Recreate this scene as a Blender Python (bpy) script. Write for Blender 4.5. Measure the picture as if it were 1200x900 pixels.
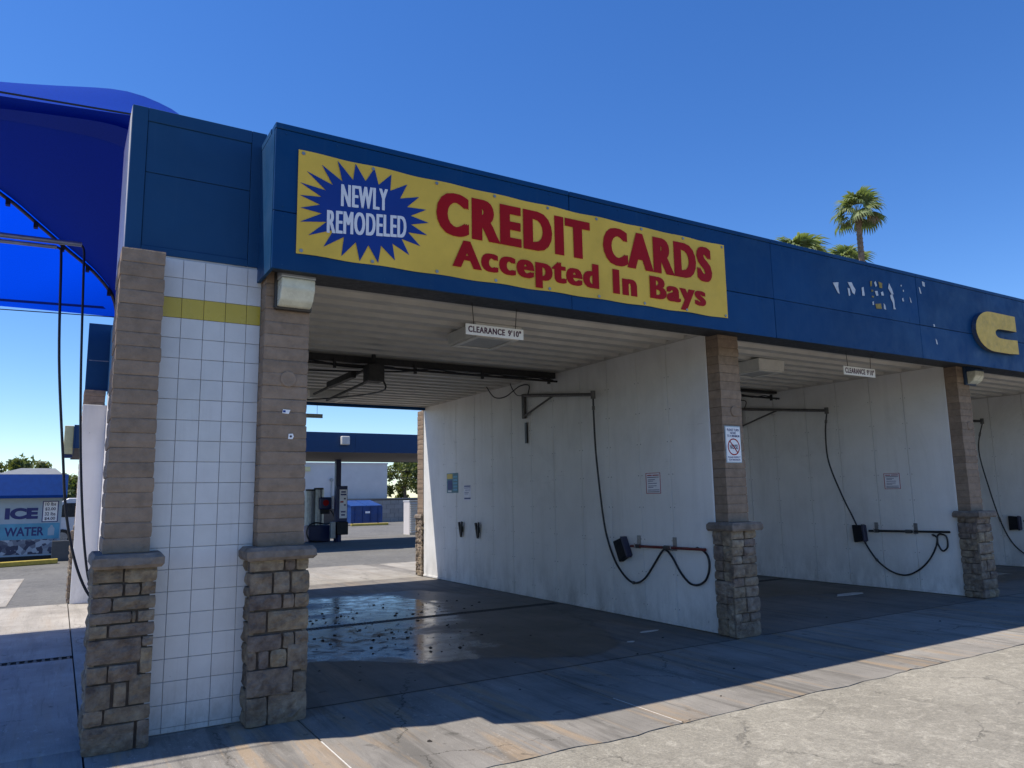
import bpy, bmesh, math, random
from mathutils import Vector, Matrix, noise as mnoise

sc = bpy.context.scene
for o in list(bpy.data.objects):
    bpy.data.objects.remove(o)
COL = sc.collection

# ------------------------------------------------------------------ camera
cam_d = bpy.data.cameras.new("camera")
cam_d.sensor_width = 36.0
cam_d.lens = 872.9125 / 1200 * 36.0
cam_d.clip_end = 3000
cam = bpy.data.objects.new("camera", cam_d)
COL.objects.link(cam)
rx = Vector((0.85669743, -0.51551482, -0.01771941))
uy = Vector((-0.06190952, -0.13686527, 0.98865318))
fz = Vector((0.51209054, 0.84587964, 0.1491674))
cam.matrix_world = Matrix(((rx.x, uy.x, -fz.x, -0.7101), (rx.y, uy.y, -fz.y, -5.9922), (rx.z, uy.z, -fz.z, 1.6), (0, 0, 0, 1)))
sc.camera = cam

# ------------------------------------------------------------------ sky and sun
SX, SY = -0.45, 0.195            # direction towards the sun (x, y) for z = 1
elev = math.atan2(1.0, math.hypot(SX, SY))
azim = math.atan2(SX, SY)
w = bpy.data.worlds.new("World")
sc.world = w
w.use_nodes = True
nt = w.node_tree
sky = nt.nodes.new("ShaderNodeTexSky")
sky.sky_type = 'NISHITA'
sky.sun_disc = False
sky.sun_elevation = elev
sky.sun_rotation = azim
sky.air_density = 1.0
sky.dust_density = 0.08
sky.ozone_density = 5.0
sky.altitude = 300
nt.nodes["Background"].inputs[1].default_value = 0.138
hsv = nt.nodes.new("ShaderNodeHueSaturation")      # the camera's rendering of a deep desert blue
hsv.inputs['Saturation'].default_value = 1.24
hsv.inputs['Hue'].default_value = 0.51
hsv.inputs['Value'].default_value = 1.08
nt.links.new(sky.outputs[0], hsv.inputs['Color'])
nt.links.new(hsv.outputs[0], nt.nodes["Background"].inputs[0])
sun_d = bpy.data.lights.new("sun", 'SUN')
sun_d.energy = 5.0
sun_d.angle = math.radians(0.5)
sun_d.color = (1.0, 0.93, 0.83)
sun = bpy.data.objects.new("sun", sun_d)
COL.objects.link(sun)
sun.rotation_euler = Vector((SX, SY, 1.0)).to_track_quat('Z', 'Y').to_euler()
sc.view_settings.view_transform = 'Standard'
sc.view_settings.look = 'None'
sc.view_settings.exposure = 0.28
sc.view_settings.gamma = 1.0
sc.cycles.max_bounces = 8
sc.cycles.diffuse_bounces = 5
sc.cycles.transparent_max_bounces = 12

random.seed(7)
R = random.random
U = random.uniform

# ------------------------------------------------------------------ materials
def nnode(t, kind, **kw):
    n = t.nodes.new(kind)
    for k, v in kw.items():
        setattr(n, k, v)
    return n

def mixc(t, fac, a, b, mode='MIX'):
    n = t.nodes.new("ShaderNodeMix")
    n.data_type = 'RGBA'
    n.blend_type = mode
    for sock, v in ((n.inputs[0], fac), (n.inputs[6], a), (n.inputs[7], b)):
        if hasattr(v, 'is_output'):
            t.links.new(v, sock)
        elif isinstance(v, (int, float)):
            sock.default_value = v
        else:
            sock.default_value = (*v[:3], 1)
    return n.outputs[2]

def mth(t, op, a, b=0.0, clamp=False):
    n = t.nodes.new("ShaderNodeMath")
    n.operation = op
    n.use_clamp = clamp
    for i, v in enumerate((a, b)):
        if hasattr(v, 'is_output'):
            t.links.new(v, n.inputs[i])
        else:
            n.inputs[i].default_value = v
    return n.outputs[0]

def noise(t, vec, scale, detail=6, rough=0.6, stretch=None, dist=0.0):
    if stretch:
        m = t.nodes.new("ShaderNodeMapping")
        m.inputs['Scale'].default_value = stretch
        t.links.new(vec, m.inputs[0])
        vec = m.outputs[0]
    n = t.nodes.new("ShaderNodeTexNoise")
    n.inputs['Scale'].default_value = scale
    n.inputs['Detail'].default_value = detail
    n.inputs['Roughness'].default_value = rough
    n.inputs['Distortion'].default_value = dist
    t.links.new(vec, n.inputs[0])
    return n.outputs[0]

def ramp(t, val, lo, hi, a=0.0, b=1.0):
    n = t.nodes.new("ShaderNodeMapRange")
    n.inputs[1].default_value = lo
    n.inputs[2].default_value = hi
    n.inputs[3].default_value = a
    n.inputs[4].default_value = b
    t.links.new(val, n.inputs[0])
    return n.outputs[0]

def new_mat(name):
    m = bpy.data.materials.new(name)
    m.use_nodes = True
    t = m.node_tree
    b = t.nodes["Principled BSDF"]
    pos = t.nodes.new("ShaderNodeNewGeometry").outputs['Position']
    return m, t, b, pos

def bump(t, b, h, strength, dist=0.01):
    n = t.nodes.new("ShaderNodeBump")
    n.inputs['Strength'].default_value = strength
    n.inputs['Distance'].default_value = dist
    t.links.new(h, n.inputs['Height'])
    t.links.new(n.outputs[0], b.inputs['Normal'])

def simple(name, col, rough=0.6, metal=0.0, var=0.15, scale=8, rand=0.0, bmp=0.0, bscale=60, col2=None, lo=0.35, hi=0.7, stretch=None, spec=0.5, dirt=0.0, dirtcol=(0.08, 0.07, 0.055)):
    m, t, b, pos = new_mat(name)
    f = ramp(t, noise(t, pos, scale, 5, 0.6, stretch), lo, hi)
    c2 = col2 or tuple(x * (1 - var) for x in col)
    c1 = col if col2 else tuple(x * (1 + var) for x in col)
    c = mixc(t, f, c1, c2)
    if dirt:
        d = ramp(t, noise(t, pos, scale * 0.6, 9, 0.7), 0.52, 0.75)
        c = mixc(t, mth(t, 'MULTIPLY', d, dirt), c, dirtcol)
    if rand:
        oi = t.nodes.new("ShaderNodeObjectInfo").outputs['Random']
        k = ramp(t, oi, 0, 1, 1 - rand, 1 + rand)
        v = t.nodes.new("ShaderNodeCombineColor")
        for i in range(3):
            t.links.new(k, v.inputs[i])
        c = mixc(t, 1.0, c, v.outputs[0], 'MULTIPLY')
    t.links.new(c, b.inputs['Base Color'])
    r = ramp(t, noise(t, pos, scale * 2.3, 4), 0.3, 0.7, max(0.02, rough - 0.08), min(1, rough + 0.08))
    t.links.new(r, b.inputs['Roughness'])
    b.inputs['Metallic'].default_value = metal
    b.inputs['Specular IOR Level'].default_value = spec
    if bmp:
        bump(t, b, noise(t, pos, bscale, 6, 0.65), bmp)
    return m

M = {}
# painted sheet metal of the fascia
def fascia_mat(name, col):
    m, t, b, pos = new_mat(name)
    big = ramp(t, noise(t, pos, 0.8, 4, 0.5), 0.3, 0.7)
    c = mixc(t, big, tuple(x * 1.12 for x in col), tuple(x * 0.86 for x in col))
    run = ramp(t, noise(t, pos, 3.0, 6, 0.7, (6, 6, 0.35)), 0.55, 0.8)
    c = mixc(t, mth(t, 'MULTIPLY', run, 0.35), c, (0.03, 0.085, 0.17))
    fade = ramp(t, noise(t, pos, 0.45, 6, 0.6, (1, 1, 1.6), 0.8), 0.5, 0.6)
    c = mixc(t, mth(t, 'MULTIPLY', fade, 0.3), c, (0.02, 0.075, 0.17))
    scr = ramp(t, noise(t, pos, 22, 8, 0.75, (1, 1, 1)), 0.71, 0.76)
    c = mixc(t, mth(t, 'MULTIPLY', scr, 0.35), c, (0.16, 0.22, 0.3))
    oi = t.nodes.new("ShaderNodeObjectInfo").outputs['Random']
    k = ramp(t, oi, 0, 1, 0.92, 1.08)
    v = t.nodes.new("ShaderNodeCombineColor")
    for i in range(3):
        t.links.new(k, v.inputs[i])
    c = mixc(t, 1.0, c, v.outputs[0], 'MULTIPLY')
    t.links.new(c, b.inputs['Base Color'])
    t.links.new(ramp(t, noise(t, pos, 5, 5), 0.3, 0.7, 0.38, 0.6), b.inputs['Roughness'])
    b.inputs['Specular IOR Level'].default_value = 0.16
    bump(t, b, mth(t, 'ADD', noise(t, pos, 1.6, 3, 0.5), mth(t, 'MULTIPLY', noise(t, pos, 7, 2, 0.5), 0.12)), 0.35, 0.06)
    return m
M['fascia'] = fascia_mat('blue_painted_metal', (0.002, 0.047, 0.15))
M['fascia_side'] = fascia_mat('blue_grey_painted_metal', (0.012, 0.062, 0.155))
M['fascia_dark'] = simple('dark_soffit_metal', (0.012, 0.014, 0.02), 0.6)
M['block'] = simple('tan_slump_block', (0.275, 0.205, 0.15), 0.92, rand=0.08, var=0.14, scale=12, bmp=0.85, bscale=38, spec=0.15, dirt=0.3)
M['mortar'] = simple('grey_mortar', (0.11, 0.09, 0.075), 0.95, var=0.2, scale=25, bmp=0.5, bscale=80, spec=0.15)

def stone_mat():
    m, t, b, pos = new_mat('split_stone')
    oi = t.nodes.new("ShaderNodeObjectInfo").outputs['Random']
    cr = t.nodes.new("ShaderNodeValToRGB")
    cols = [(0.0, (0.19, 0.16, 0.125)), (0.2, (0.27, 0.215, 0.15)), (0.4, (0.185, 0.152, 0.13)), (0.6, (0.31, 0.25, 0.17)), (0.8, (0.21, 0.17, 0.14)), (1.0, (0.34, 0.285, 0.21))]
    el = cr.color_ramp.elements
    el[0].position, el[0].color = 0.0, (*cols[0][1], 1)
    el[1].position, el[1].color = 1.0, (*cols[-1][1], 1)
    for p, c in cols[1:-1]:
        e = el.new(p)
        e.color = (*c, 1)
    t.links.new(oi, cr.inputs[0])
    f = ramp(t, noise(t, pos, 11, 8, 0.65), 0.35, 0.68)
    c = mixc(t, f, mixc(t, 1.0, cr.outputs[0], (1.75, 1.75, 1.72), 'MULTIPLY'), mixc(t, 1.0, cr.outputs[0], (0.72, 0.66, 0.68), 'MULTIPLY'))
    f2 = ramp(t, noise(t, pos, 5, 4, 0.6), 0.55, 0.72)
    c = mixc(t, mth(t, 'MULTIPLY', f2, 0.35), c, (0.26, 0.19, 0.11))
    t.links.new(c, b.inputs['Base Color'])
    b.inputs['Roughness'].default_value = 0.88
    b.inputs['Specular IOR Level'].default_value = 0.2
    bump(t, b, mth(t, 'ADD', noise(t, pos, 30, 9, 0.75), mth(t, 'MULTIPLY', noise(t, pos, 9, 8, 0.75, (1, 1, 2.2)), 1.6)), 1.0, 0.03)
    return m
M['stone'] = stone_mat()
M['capstone'] = simple('cap_stone', (0.2, 0.165, 0.135), 0.9, var=0.3, scale=12, bmp=0.8, bscale=40, spec=0.2, dirt=0.3)
M['tile'] = simple('white_glazed_tile', (0.62, 0.62, 0.62), 0.28, var=0.03, scale=4, rand=0.025, dirt=0.06, bmp=0.05, bscale=9)
def tile_mat():
    m, t, b, pos = new_mat('white_glazed_wall_tile')
    oi = t.nodes.new("ShaderNodeObjectInfo").outputs['Random']
    c = mixc(t, ramp(t, noise(t, pos, 3.5, 6, 0.65), 0.35, 0.7), (0.64, 0.64, 0.635), (0.56, 0.56, 0.555))
    v = t.nodes.new("ShaderNodeCombineColor")
    k = ramp(t, oi, 0, 1, 0.95, 1.04)
    for i in range(3):
        t.links.new(k, v.inputs[i])
    c = mixc(t, 1.0, c, v.outputs[0], 'MULTIPLY')
    sep = t.nodes.new("ShaderNodeSeparateXYZ")
    t.links.new(pos, sep.inputs[0])
    low = mth(t, 'MULTIPLY', ramp(t, sep.outputs[2], 0.0, 0.45, 1.0, 0.0), ramp(t, noise(t, pos, 9, 8, 0.75, (1, 1, 0.5)), 0.38, 0.66))
    c = mixc(t, mth(t, 'MULTIPLY', low, 0.55), c, (0.2, 0.18, 0.15))
    run = ramp(t, noise(t, pos, 10, 7, 0.7, (2, 2, 0.12)), 0.56, 0.74)
    c = mixc(t, mth(t, 'MULTIPLY', run, 0.2), c, (0.3, 0.28, 0.25))
    chip = ramp(t, noise(t, pos, 33, 3, 0.5), 0.75, 0.77)
    c = mixc(t, mth(t, 'MULTIPLY', chip, 0.7), c, (0.2, 0.16, 0.13))
    t.links.new(c, b.inputs['Base Color'])
    t.links.new(ramp(t, oi, 0, 1, 0.22, 0.42), b.inputs['Roughness'])
    bump(t, b, noise(t, pos, 7, 3), 0.1, 0.02)
    return m
M['tile'] = tile_mat()
M['tile_yellow'] = simple('yellow_glazed_tile', (0.5, 0.38, 0.035), 0.3, var=0.06, scale=4, rand=0.04)
M['grout'] = simple('tile_grout', (0.5, 0.5, 0.5), 0.9, var=0.2, scale=6)

def panel_mat():
    m, t, b, pos = new_mat('white_wall_board')
    c = mixc(t, ramp(t, noise(t, pos, 1.2, 5, 0.6), 0.35, 0.7), (0.84, 0.83, 0.8), (0.76, 0.75, 0.72))
    run = ramp(t, noise(t, pos, 3, 7, 0.6, (2, 2, 0.16)), 0.52, 0.8)
    c = mixc(t, mth(t, 'MULTIPLY', run, 0.22), c, (0.42, 0.4, 0.36))
    sep = t.nodes.new("ShaderNodeSeparateXYZ")
    t.links.new(pos, sep.inputs[0])
    low = mth(t, 'MULTIPLY', ramp(t, sep.outputs[2], 0.0, 0.7, 1.0, 0.0), ramp(t, noise(t, pos, 4, 7, 0.7, (1, 1, 0.4)), 0.4, 0.7))
    c = mixc(t, mth(t, 'MULTIPLY', low, 0.62), c, (0.2, 0.19, 0.165))
    film = ramp(t, noise(t, pos, 0.9, 8, 0.7, (1, 1, 0.6), 0.8), 0.48, 0.66)
    c = mixc(t, mth(t, 'MULTIPLY', film, 0.28), c, (0.5, 0.49, 0.46))
    scuff = mth(t, 'MULTIPLY', ramp(t, noise(t, pos, 7, 8, 0.8, (1, 0.35, 2.5), 0.8), 0.6, 0.68), ramp(t, noise(t, pos, 1.1, 3), 0.48, 0.6))
    c = mixc(t, mth(t, 'MULTIPLY', scuff, 0.45), c, (0.3, 0.29, 0.27))
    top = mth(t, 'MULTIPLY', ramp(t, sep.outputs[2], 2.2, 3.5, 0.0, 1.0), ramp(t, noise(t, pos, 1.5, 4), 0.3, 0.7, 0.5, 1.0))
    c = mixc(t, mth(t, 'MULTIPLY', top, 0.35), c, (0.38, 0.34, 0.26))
    spk = ramp(t, noise(t, pos, 16, 3, 0.5), 0.755, 0.775)
    c = mixc(t, mth(t, 'MULTIPLY', spk, 0.5), c, (0.1, 0.09, 0.08))
    t.links.new(c, b.inputs['Base Color'])
    b.inputs['Roughness'].default_value = 0.5
    b.inputs['Specular IOR Level'].default_value = 0.35
    bump(t, b, noise(t, pos, 2.5, 5), 0.12, 0.03)
    return m
M['panel'] = panel_mat()
M['grey_core'] = simple('grey_wall_core', (0.1, 0.1, 0.09), 0.9)
M['deck'] = simple('beige_metal_deck', (0.48, 0.455, 0.41), 0.55, var=0.1, scale=2.5, dirt=0.25, dirtcol=(0.2, 0.17, 0.13))
M['darksteel'] = simple('dark_weathered_steel', (0.03, 0.028, 0.027), 0.6, metal=0.3, var=0.3, scale=20)
M['steel'] = simple('galvanised_steel', (0.3, 0.3, 0.3), 0.45, metal=0.8, var=0.2, scale=15)
M['rust'] = simple('worn_grey_steel', (0.09, 0.085, 0.08), 0.6, metal=0.3, var=0.3, scale=20)
M['rubber'] = simple('black_rubber_hose', (0.012, 0.012, 0.014), 0.45, var=0.2)
M['red'] = simple('red_painted_pole', (0.15, 0.025, 0.02), 0.5, var=0.3, scale=20)
M['bristle'] = simple('black_brush_bristle', (0.01, 0.01, 0.012), 0.9, var=0.3, scale=60, bmp=1, bscale=200)
M['white_metal'] = simple('off_white_enamel', (0.6, 0.58, 0.52), 0.45, var=0.08, scale=6, dirt=0.2)
M['lens'] = simple('frosted_lamp_lens', (0.62, 0.62, 0.5), 0.25, var=0.12, scale=10, spec=0.6)
M['lens_dull'] = simple('dull_ceiling_lens', (0.3, 0.29, 0.26), 0.35, var=0.1, scale=10)
M['bronze'] = simple('dark_bronze_housing', (0.06, 0.055, 0.05), 0.5, metal=0.4, var=0.2)
M['lamp_grey'] = simple('grey_lamp_hood', (0.42, 0.45, 0.48), 0.35, metal=0.3, var=0.08)
M['navy_hood'] = simple('navy_lamp_hood', (0.02, 0.05, 0.11), 0.4, var=0.1)
M['banner'] = simple('yellow_vinyl', (0.75, 0.49, 0.075), 0.42, spec=0.15, var=0.1, scale=1.6, rand=0, bmp=0.8, bscale=3.5, dirt=0.18, dirtcol=(0.3, 0.2, 0.06))
M['print_red'] = simple('red_print', (0.36, 0.005, 0.008), 0.45, spec=0.15, var=0.06, scale=3)
M['print_blue'] = simple('blue_print', (0.012, 0.045, 0.24), 0.45, spec=0.15, var=0.06, scale=3)
M['print_white'] = simple('white_print', (0.72, 0.72, 0.74), 0.45, var=0.04, scale=3)
M['print_dark'] = simple('dark_print', (0.03, 0.03, 0.06), 0.5, var=0.1)
M['print_navy'] = simple('navy_print', (0.02, 0.03, 0.16), 0.5, var=0.1)
M['print_clear'] = simple('dark_maroon_print', (0.07, 0.012, 0.05), 0.5)
M['sign_white'] = simple('white_sign_plastic', (0.86, 0.86, 0.86), 0.4, var=0.04)
M['sign_frame'] = simple('grey_sign_frame', (0.35, 0.4, 0.45), 0.4, metal=0.5, var=0.1)
M['poster_teal'] = simple('teal_poster', (0.05, 0.16, 0.2), 0.4, var=0.3, scale=12)
M['poster_yellow'] = simple('yellow_poster_print', (0.6, 0.42, 0.05), 0.4)
M['paper'] = simple('weathered_paper', (0.82, 0.82, 0.86), 0.6, var=0.08)
M['letter'] = simple('yellow_letter_paint', (0.68, 0.44, 0.08), 0.6, var=0.12, scale=9, dirt=0.5, dirtcol=(0.22, 0.14, 0.05))
M['letter_side'] = simple('faded_letter_edge', (0.03, 0.05, 0.09), 0.7, var=0.3, scale=20)
M['remnant'] = simple('peeled_white_patch', (0.55, 0.58, 0.6), 0.8, var=0.15, scale=30)
M['remnant_yellow'] = simple('peeled_yellow_patch', (0.3, 0.22, 0.06), 0.8, var=0.3, scale=30)
M['plaster'] = simple('grey_stucco', (0.62, 0.58, 0.55), 0.9, var=0.06, scale=1.2, bmp=0.3, bscale=30)
M['cmu'] = simple('grey_block_wall', (0.27, 0.255, 0.24), 0.95, var=0.1, scale=2, rand=0.08, bmp=0.3)
M['dumpster'] = simple('blue_dumpster_paint', (0.006, 0.045, 0.19), 0.5, var=0.2, scale=3, dirt=0.3)
M['navy_paint'] = simple('navy_machine_paint', (0.008, 0.02, 0.08), 0.4, var=0.15)
M['canopy_blue'] = simple('canopy_blue_paint', (0.003, 0.038, 0.115), 0.45, var=0.08)
M['canopy_soffit'] = simple('canopy_soffit', (0.14, 0.12, 0.1), 0.7, var=0.1)
M['cream'] = simple('cream_yellow_panel', (0.7, 0.6, 0.3), 0.5, var=0.08)
M['grey_tank'] = simple('grey_tank_metal', (0.28, 0.31, 0.33), 0.35, metal=0.5, var=0.15)
M['kerb_yellow'] = simple('worn_yellow_kerb_paint', (0.45, 0.34, 0.06), 0.85, var=0.2, scale=10, dirt=0.4)
M['grey_box'] = simple('grey_utility_cabinet', (0.07, 0.075, 0.08), 0.6, var=0.1)
M['kiosk_white'] = simple('pale_blue_white_wrap', (0.36, 0.46, 0.54), 0.4, var=0.08, scale=2)
M['kiosk_blue'] = simple('bright_blue_awning', (0.002, 0.045, 0.22), 0.6, var=0.08, spec=0.15)
M['kiosk_cyan'] = simple('light_blue_wrap_print', (0.08, 0.32, 0.48), 0.4, var=0.15, scale=2)
M['roof_grey'] = simple('grey_metal_roof', (0.2, 0.21, 0.21), 0.5, var=0.1)
M['bark'] = simple('palm_bark', (0.23, 0.16, 0.11), 0.95, var=0.3, scale=8, bmp=0.8, bscale=20)
M['car_white'] = simple('white_car_paint', (0.65, 0.66, 0.68), 0.25, var=0.03)
M['car_glass'] = simple('dark_car_glass', (0.02, 0.025, 0.03), 0.08, var=0.1)
M['debris'] = simple('dark_mud_clump', (0.03, 0.025, 0.02), 0.9, var=0.4, scale=30)
M['chip'] = simple('pale_litter', (0.5, 0.48, 0.44), 0.8, var=0.2)

def ice_print():
    m, t, b, pos = new_mat('ice_cube_print')
    v = t.nodes.new("ShaderNodeTexVoronoi")
    v.inputs['Scale'].default_value = 9
    v.inputs['Randomness'].default_value = 1
    t.links.new(pos, v.inputs[0])
    sepc = t.nodes.new("ShaderNodeSeparateColor")
    t.links.new(v.outputs['Color'], sepc.inputs[0])
    c = mixc(t, ramp(t, sepc.outputs[0], 0.2, 0.9), (0.02, 0.035, 0.09), (0.45, 0.5, 0.56))
    t.links.new(c, b.inputs['Base Color'])
    b.inputs['Roughness'].default_value = 0.4
    return m
M['ice_print'] = ice_print()

def leaf_mat(name, col, tr=0.35):
    m, t, b, pos = new_mat(name)
    oi = t.nodes.new("ShaderNodeObjectInfo").outputs['Random']
    f = ramp(t, noise(t, pos, 1.2, 4), 0.3, 0.7)
    c = mixc(t, f, tuple(x * 1.35 for x in col), tuple(x * 0.65 for x in col))
    t.links.new(c, b.inputs['Base Color'])
    b.inputs['Roughness'].default_value = 0.55
    b.inputs['Specular IOR Level'].default_value = 0.3
    tl = t.nodes.new("ShaderNodeBsdfTranslucent")
    t.links.new(mixc(t, 1.0, c, (1.2, 1.3, 0.6), 'MULTIPLY'), tl.inputs[0])
    mx = t.nodes.new("ShaderNodeMixShader")
    mx.inputs[0].default_value = tr
    t.links.new(b.outputs[0], mx.inputs[1])
    t.links.new(tl.outputs[0], mx.inputs[2])
    t.links.new(mx.outputs[0], t.nodes["Material Output"].inputs[0])
    return m
M['leaf'] = leaf_mat('tree_leaf', (0.16, 0.18, 0.06))
M['leaf_dark'] = leaf_mat('dark_tree_leaf', (0.08, 0.105, 0.04))
M['frond'] = leaf_mat('palm_leaf', (0.21, 0.25, 0.11), 0.35)
M['dry_frond'] = leaf_mat('dry_palm_leaf', (0.25, 0.18, 0.1), 0.2)

def sail_mat(name, col, trcol, tr):
    m, t, b, pos = new_mat(name)
    wv = noise(t, pos, 90, 3, 0.5, (1, 1, 1))
    c = mixc(t, ramp(t, wv, 0.4, 0.6), tuple(x * 1.1 for x in col), tuple(x * 0.9 for x in col))
    t.links.new(c, b.inputs['Base Color'])
    b.inputs['Roughness'].default_value = 0.8
    b.inputs['Specular IOR Level'].default_value = 0.15
    tl = t.nodes.new("ShaderNodeBsdfTranslucent")
    tl.inputs[0].default_value = (*trcol, 1)
    mx = t.nodes.new("ShaderNodeMixShader")
    mx.inputs[0].default_value = tr
    t.links.new(b.outputs[0], mx.inputs[1])
    t.links.new(tl.outputs[0], mx.inputs[2])
    t.links.new(mx.outputs[0], t.nodes["Material Output"].inputs[0])
    return m
M['sail'] = sail_mat('blue_shade_fabric', (0.006, 0.11, 0.75), (0.0, 0.045, 0.55), 0.7)
M['sail_shaded'] = sail_mat('shade_darkened_blue_fabric', (0.004, 0.03, 0.3), (0.0, 0.006, 0.1), 0.28)  # sail cloth darkened: the right panel's shade put into the colour; reused for hems
M['sail_hem'] = sail_mat('blue_shade_hem', (0.02, 0.06, 0.42), (0.0, 0.015, 0.25), 0.35)

def concrete_mat(name, base, wet_attr=False, tint=(0.36, 0.25, 0.14), dark=0.5, rust=0.5):
    m, t, b, pos = new_mat(name)
    n1 = noise(t, pos, 0.9, 8, 0.65)
    c = mixc(t, ramp(t, n1, 0.3, 0.7), tuple(x * 1.2 for x in base), tuple(x * 0.72 for x in base))
    # tyre streaks and rust run the way the cars drive (along y)
    st = noise(t, pos, 2.2, 7, 0.7, (2.2, 0.22, 1), 0.6)
    c = mixc(t, mth(t, 'MULTIPLY', ramp(t, st, 0.5, 0.62), dark), c, tuple(x * 0.45 for x in base))
    st2 = noise(t, pos, 1.7, 6, 0.65, (2.0, 0.16, 1), 0.9)
    c = mixc(t, mth(t, 'MULTIPLY', ramp(t, st2, 0.53, 0.63), rust), c, tint)
    st3 = noise(t, pos, 9.0, 5, 0.75, (1.5, 0.25, 1), 0.4)
    c = mixc(t, mth(t, 'MULTIPLY', ramp(t, st3, 0.6, 0.7), 0.35), c, tuple(min(0.6, x * 1.6) for x in base))
    fine = noise(t, pos, 140, 4, 0.7)
    c = mixc(t, ramp(t, fine, 0.3, 0.7), mixc(t, 1.0, c, (1.18, 1.18, 1.18), 'MULTIPLY'), mixc(t, 1.0, c, (0.8, 0.8, 0.8), 'MULTIPLY'))
    hair = noise(t, pos, 16.0, 4, 0.7, (2.2, 0.1, 1), 0.3)
    c = mixc(t, mth(t, 'MULTIPLY', ramp(t, hair, 0.56, 0.66), 0.35), c, tuple(x * 0.5 for x in base))
    scuff = mth(t, 'MULTIPLY', ramp(t, noise(t, pos, 26, 7, 0.8, (1, 0.6, 1), 1.0), 0.56, 0.66), ramp(t, noise(t, pos, 0.7, 3), 0.5, 0.62))
    c = mixc(t, mth(t, 'MULTIPLY', scuff, 0.6), c, tuple(min(0.6, x * 1.9) for x in base))
    spots = ramp(t, noise(t, pos, 6.5, 4, 0.5), 0.67, 0.74)
    c = mixc(t, mth(t, 'MULTIPLY', spots, 0.55), c, (0.05, 0.045, 0.04))
    oi = t.nodes.new("ShaderNodeObjectInfo").outputs['Random']
    k = ramp(t, oi, 0, 1, 0.9, 1.1)
    v = t.nodes.new("ShaderNodeCombineColor")
    for i in range(3):
        t.links.new(k, v.inputs[i])
    c = mixc(t, 1.0, c, v.outputs[0], 'MULTIPLY')
    ds = t.nodes.new("ShaderNodeTexNoise")
    ds.inputs['Scale'].default_value = 3.0
    ds.inputs['Detail'].default_value = 10
    ds.inputs['Roughness'].default_value = 0.7
    t.links.new(pos, ds.inputs[0])
    vm = t.nodes.new("ShaderNodeVectorMath")
    vm.operation = 'MULTIPLY_ADD'
    t.links.new(ds.outputs['Color'], vm.inputs[0])
    vm.inputs[1].default_value = (0.45, 0.45, 0.0)
    t.links.new(pos, vm.inputs[2])
    vo = t.nodes.new("ShaderNodeTexVoronoi")
    vo.feature = 'DISTANCE_TO_EDGE'
    vo.inputs['Scale'].default_value = 0.38
    t.links.new(vm.outputs[0], vo.inputs[0])
    ck = mth(t, 'MULTIPLY', ramp(t, vo.outputs['Distance'], 0.0006, 0.0022, 1.0, 0.0), ramp(t, noise(t, pos, 0.8, 3), 0.5, 0.56))
    c = mixc(t, mth(t, 'MULTIPLY', ck, 0.75), c, (0.03, 0.027, 0.022))
    oil = mth(t, 'MULTIPLY', ramp(t, noise(t, pos, 3.3, 5, 0.55), 0.66, 0.72), 0.6)
    c = mixc(t, oil, c, tuple(x * 0.3 for x in base))
    rough = ramp(t, n1, 0.3, 0.7, 0.75, 0.92)
    h = mth(t, 'ADD', mth(t, 'MULTIPLY', fine, 0.4), noise(t, pos, 18, 7, 0.7))
    bn = t.nodes.new("ShaderNodeBump")
    bn.inputs['Distance'].default_value = 0.006
    bn.inputs['Strength'].default_value = 0.35
    t.links.new(h, bn.inputs['Height'])
    if wet_attr:
        at = t.nodes.new("ShaderNodeAttribute")
        at.attribute_name = 'wet'
        wv = at.outputs['Fac']
        e = mth(t, 'ADD', wv, mth(t, 'MULTIPLY', mth(t, 'SUBTRACT', noise(t, pos, 3.2, 7, 0.65), 0.5), 0.75))
        damp = ramp(t, e, 0.28, 0.42)
        at2 = t.nodes.new("ShaderNodeAttribute")
        at2.attribute_name = 'pool'
        e2 = mth(t, 'ADD', at2.outputs['Fac'], mth(t, 'MULTIPLY', mth(t, 'SUBTRACT', noise(t, pos, 2.4, 8, 0.68), 0.5), 1.3))
        pool = mth(t, 'MULTIPLY', ramp(t, e2, 0.42, 0.6), ramp(t, noise(t, pos, 1.1, 5, 0.6, (0.6, 1.2, 1)), 0.34, 0.47))
        mud = ramp(t, noise(t, pos, 7.0, 6, 0.62, (0.7, 1.5, 1)), 0.63, 0.68)
        pool = mth(t, 'MULTIPLY', pool, mth(t, 'SUBTRACT', 1.0, mud))
        c = mixc(t, damp, c, mixc(t, 1.0, c, (0.5, 0.47, 0.44), 'MULTIPLY'))
        r2 = mth(t, 'MULTIPLY', rough, mth(t, 'SUBTRACT', 1.0, mth(t, 'MULTIPLY', damp, 0.45)))
        pr = ramp(t, noise(t, pos, 5, 5, 0.6), 0.35, 0.7, 0.08, 0.28)
        mx = t.nodes.new("ShaderNodeMix")
        t.links.new(pool, mx.inputs[0])
        t.links.new(r2, mx.inputs[2])
        t.links.new(pr, mx.inputs[3])
        rough = mx.outputs[0]
        t.links.new(mth(t, 'MULTIPLY', mth(t, 'SUBTRACT', 1.0, pool), 0.3), bn.inputs['Strength'])
    t.links.new(c, b.inputs['Base Color'])
    t.links.new(rough, b.inputs['Roughness'])
    t.links.new(bn.outputs[0], b.inputs['Normal'])
    b.inputs['Specular IOR Level'].default_value = 0.45 if wet_attr else 0.12
    return m
M['slab'] = concrete_mat('stained_concrete', (0.255, 0.238, 0.21), rust=0.5, dark=0.62)
M['slab_clean'] = concrete_mat('pale_concrete', (0.36, 0.335, 0.29), rust=0.15, dark=0.25)
M['slab_wet'] = concrete_mat('wet_bay_concrete', (0.185, 0.168, 0.145), wet_attr=True, rust=0.2)

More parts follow.
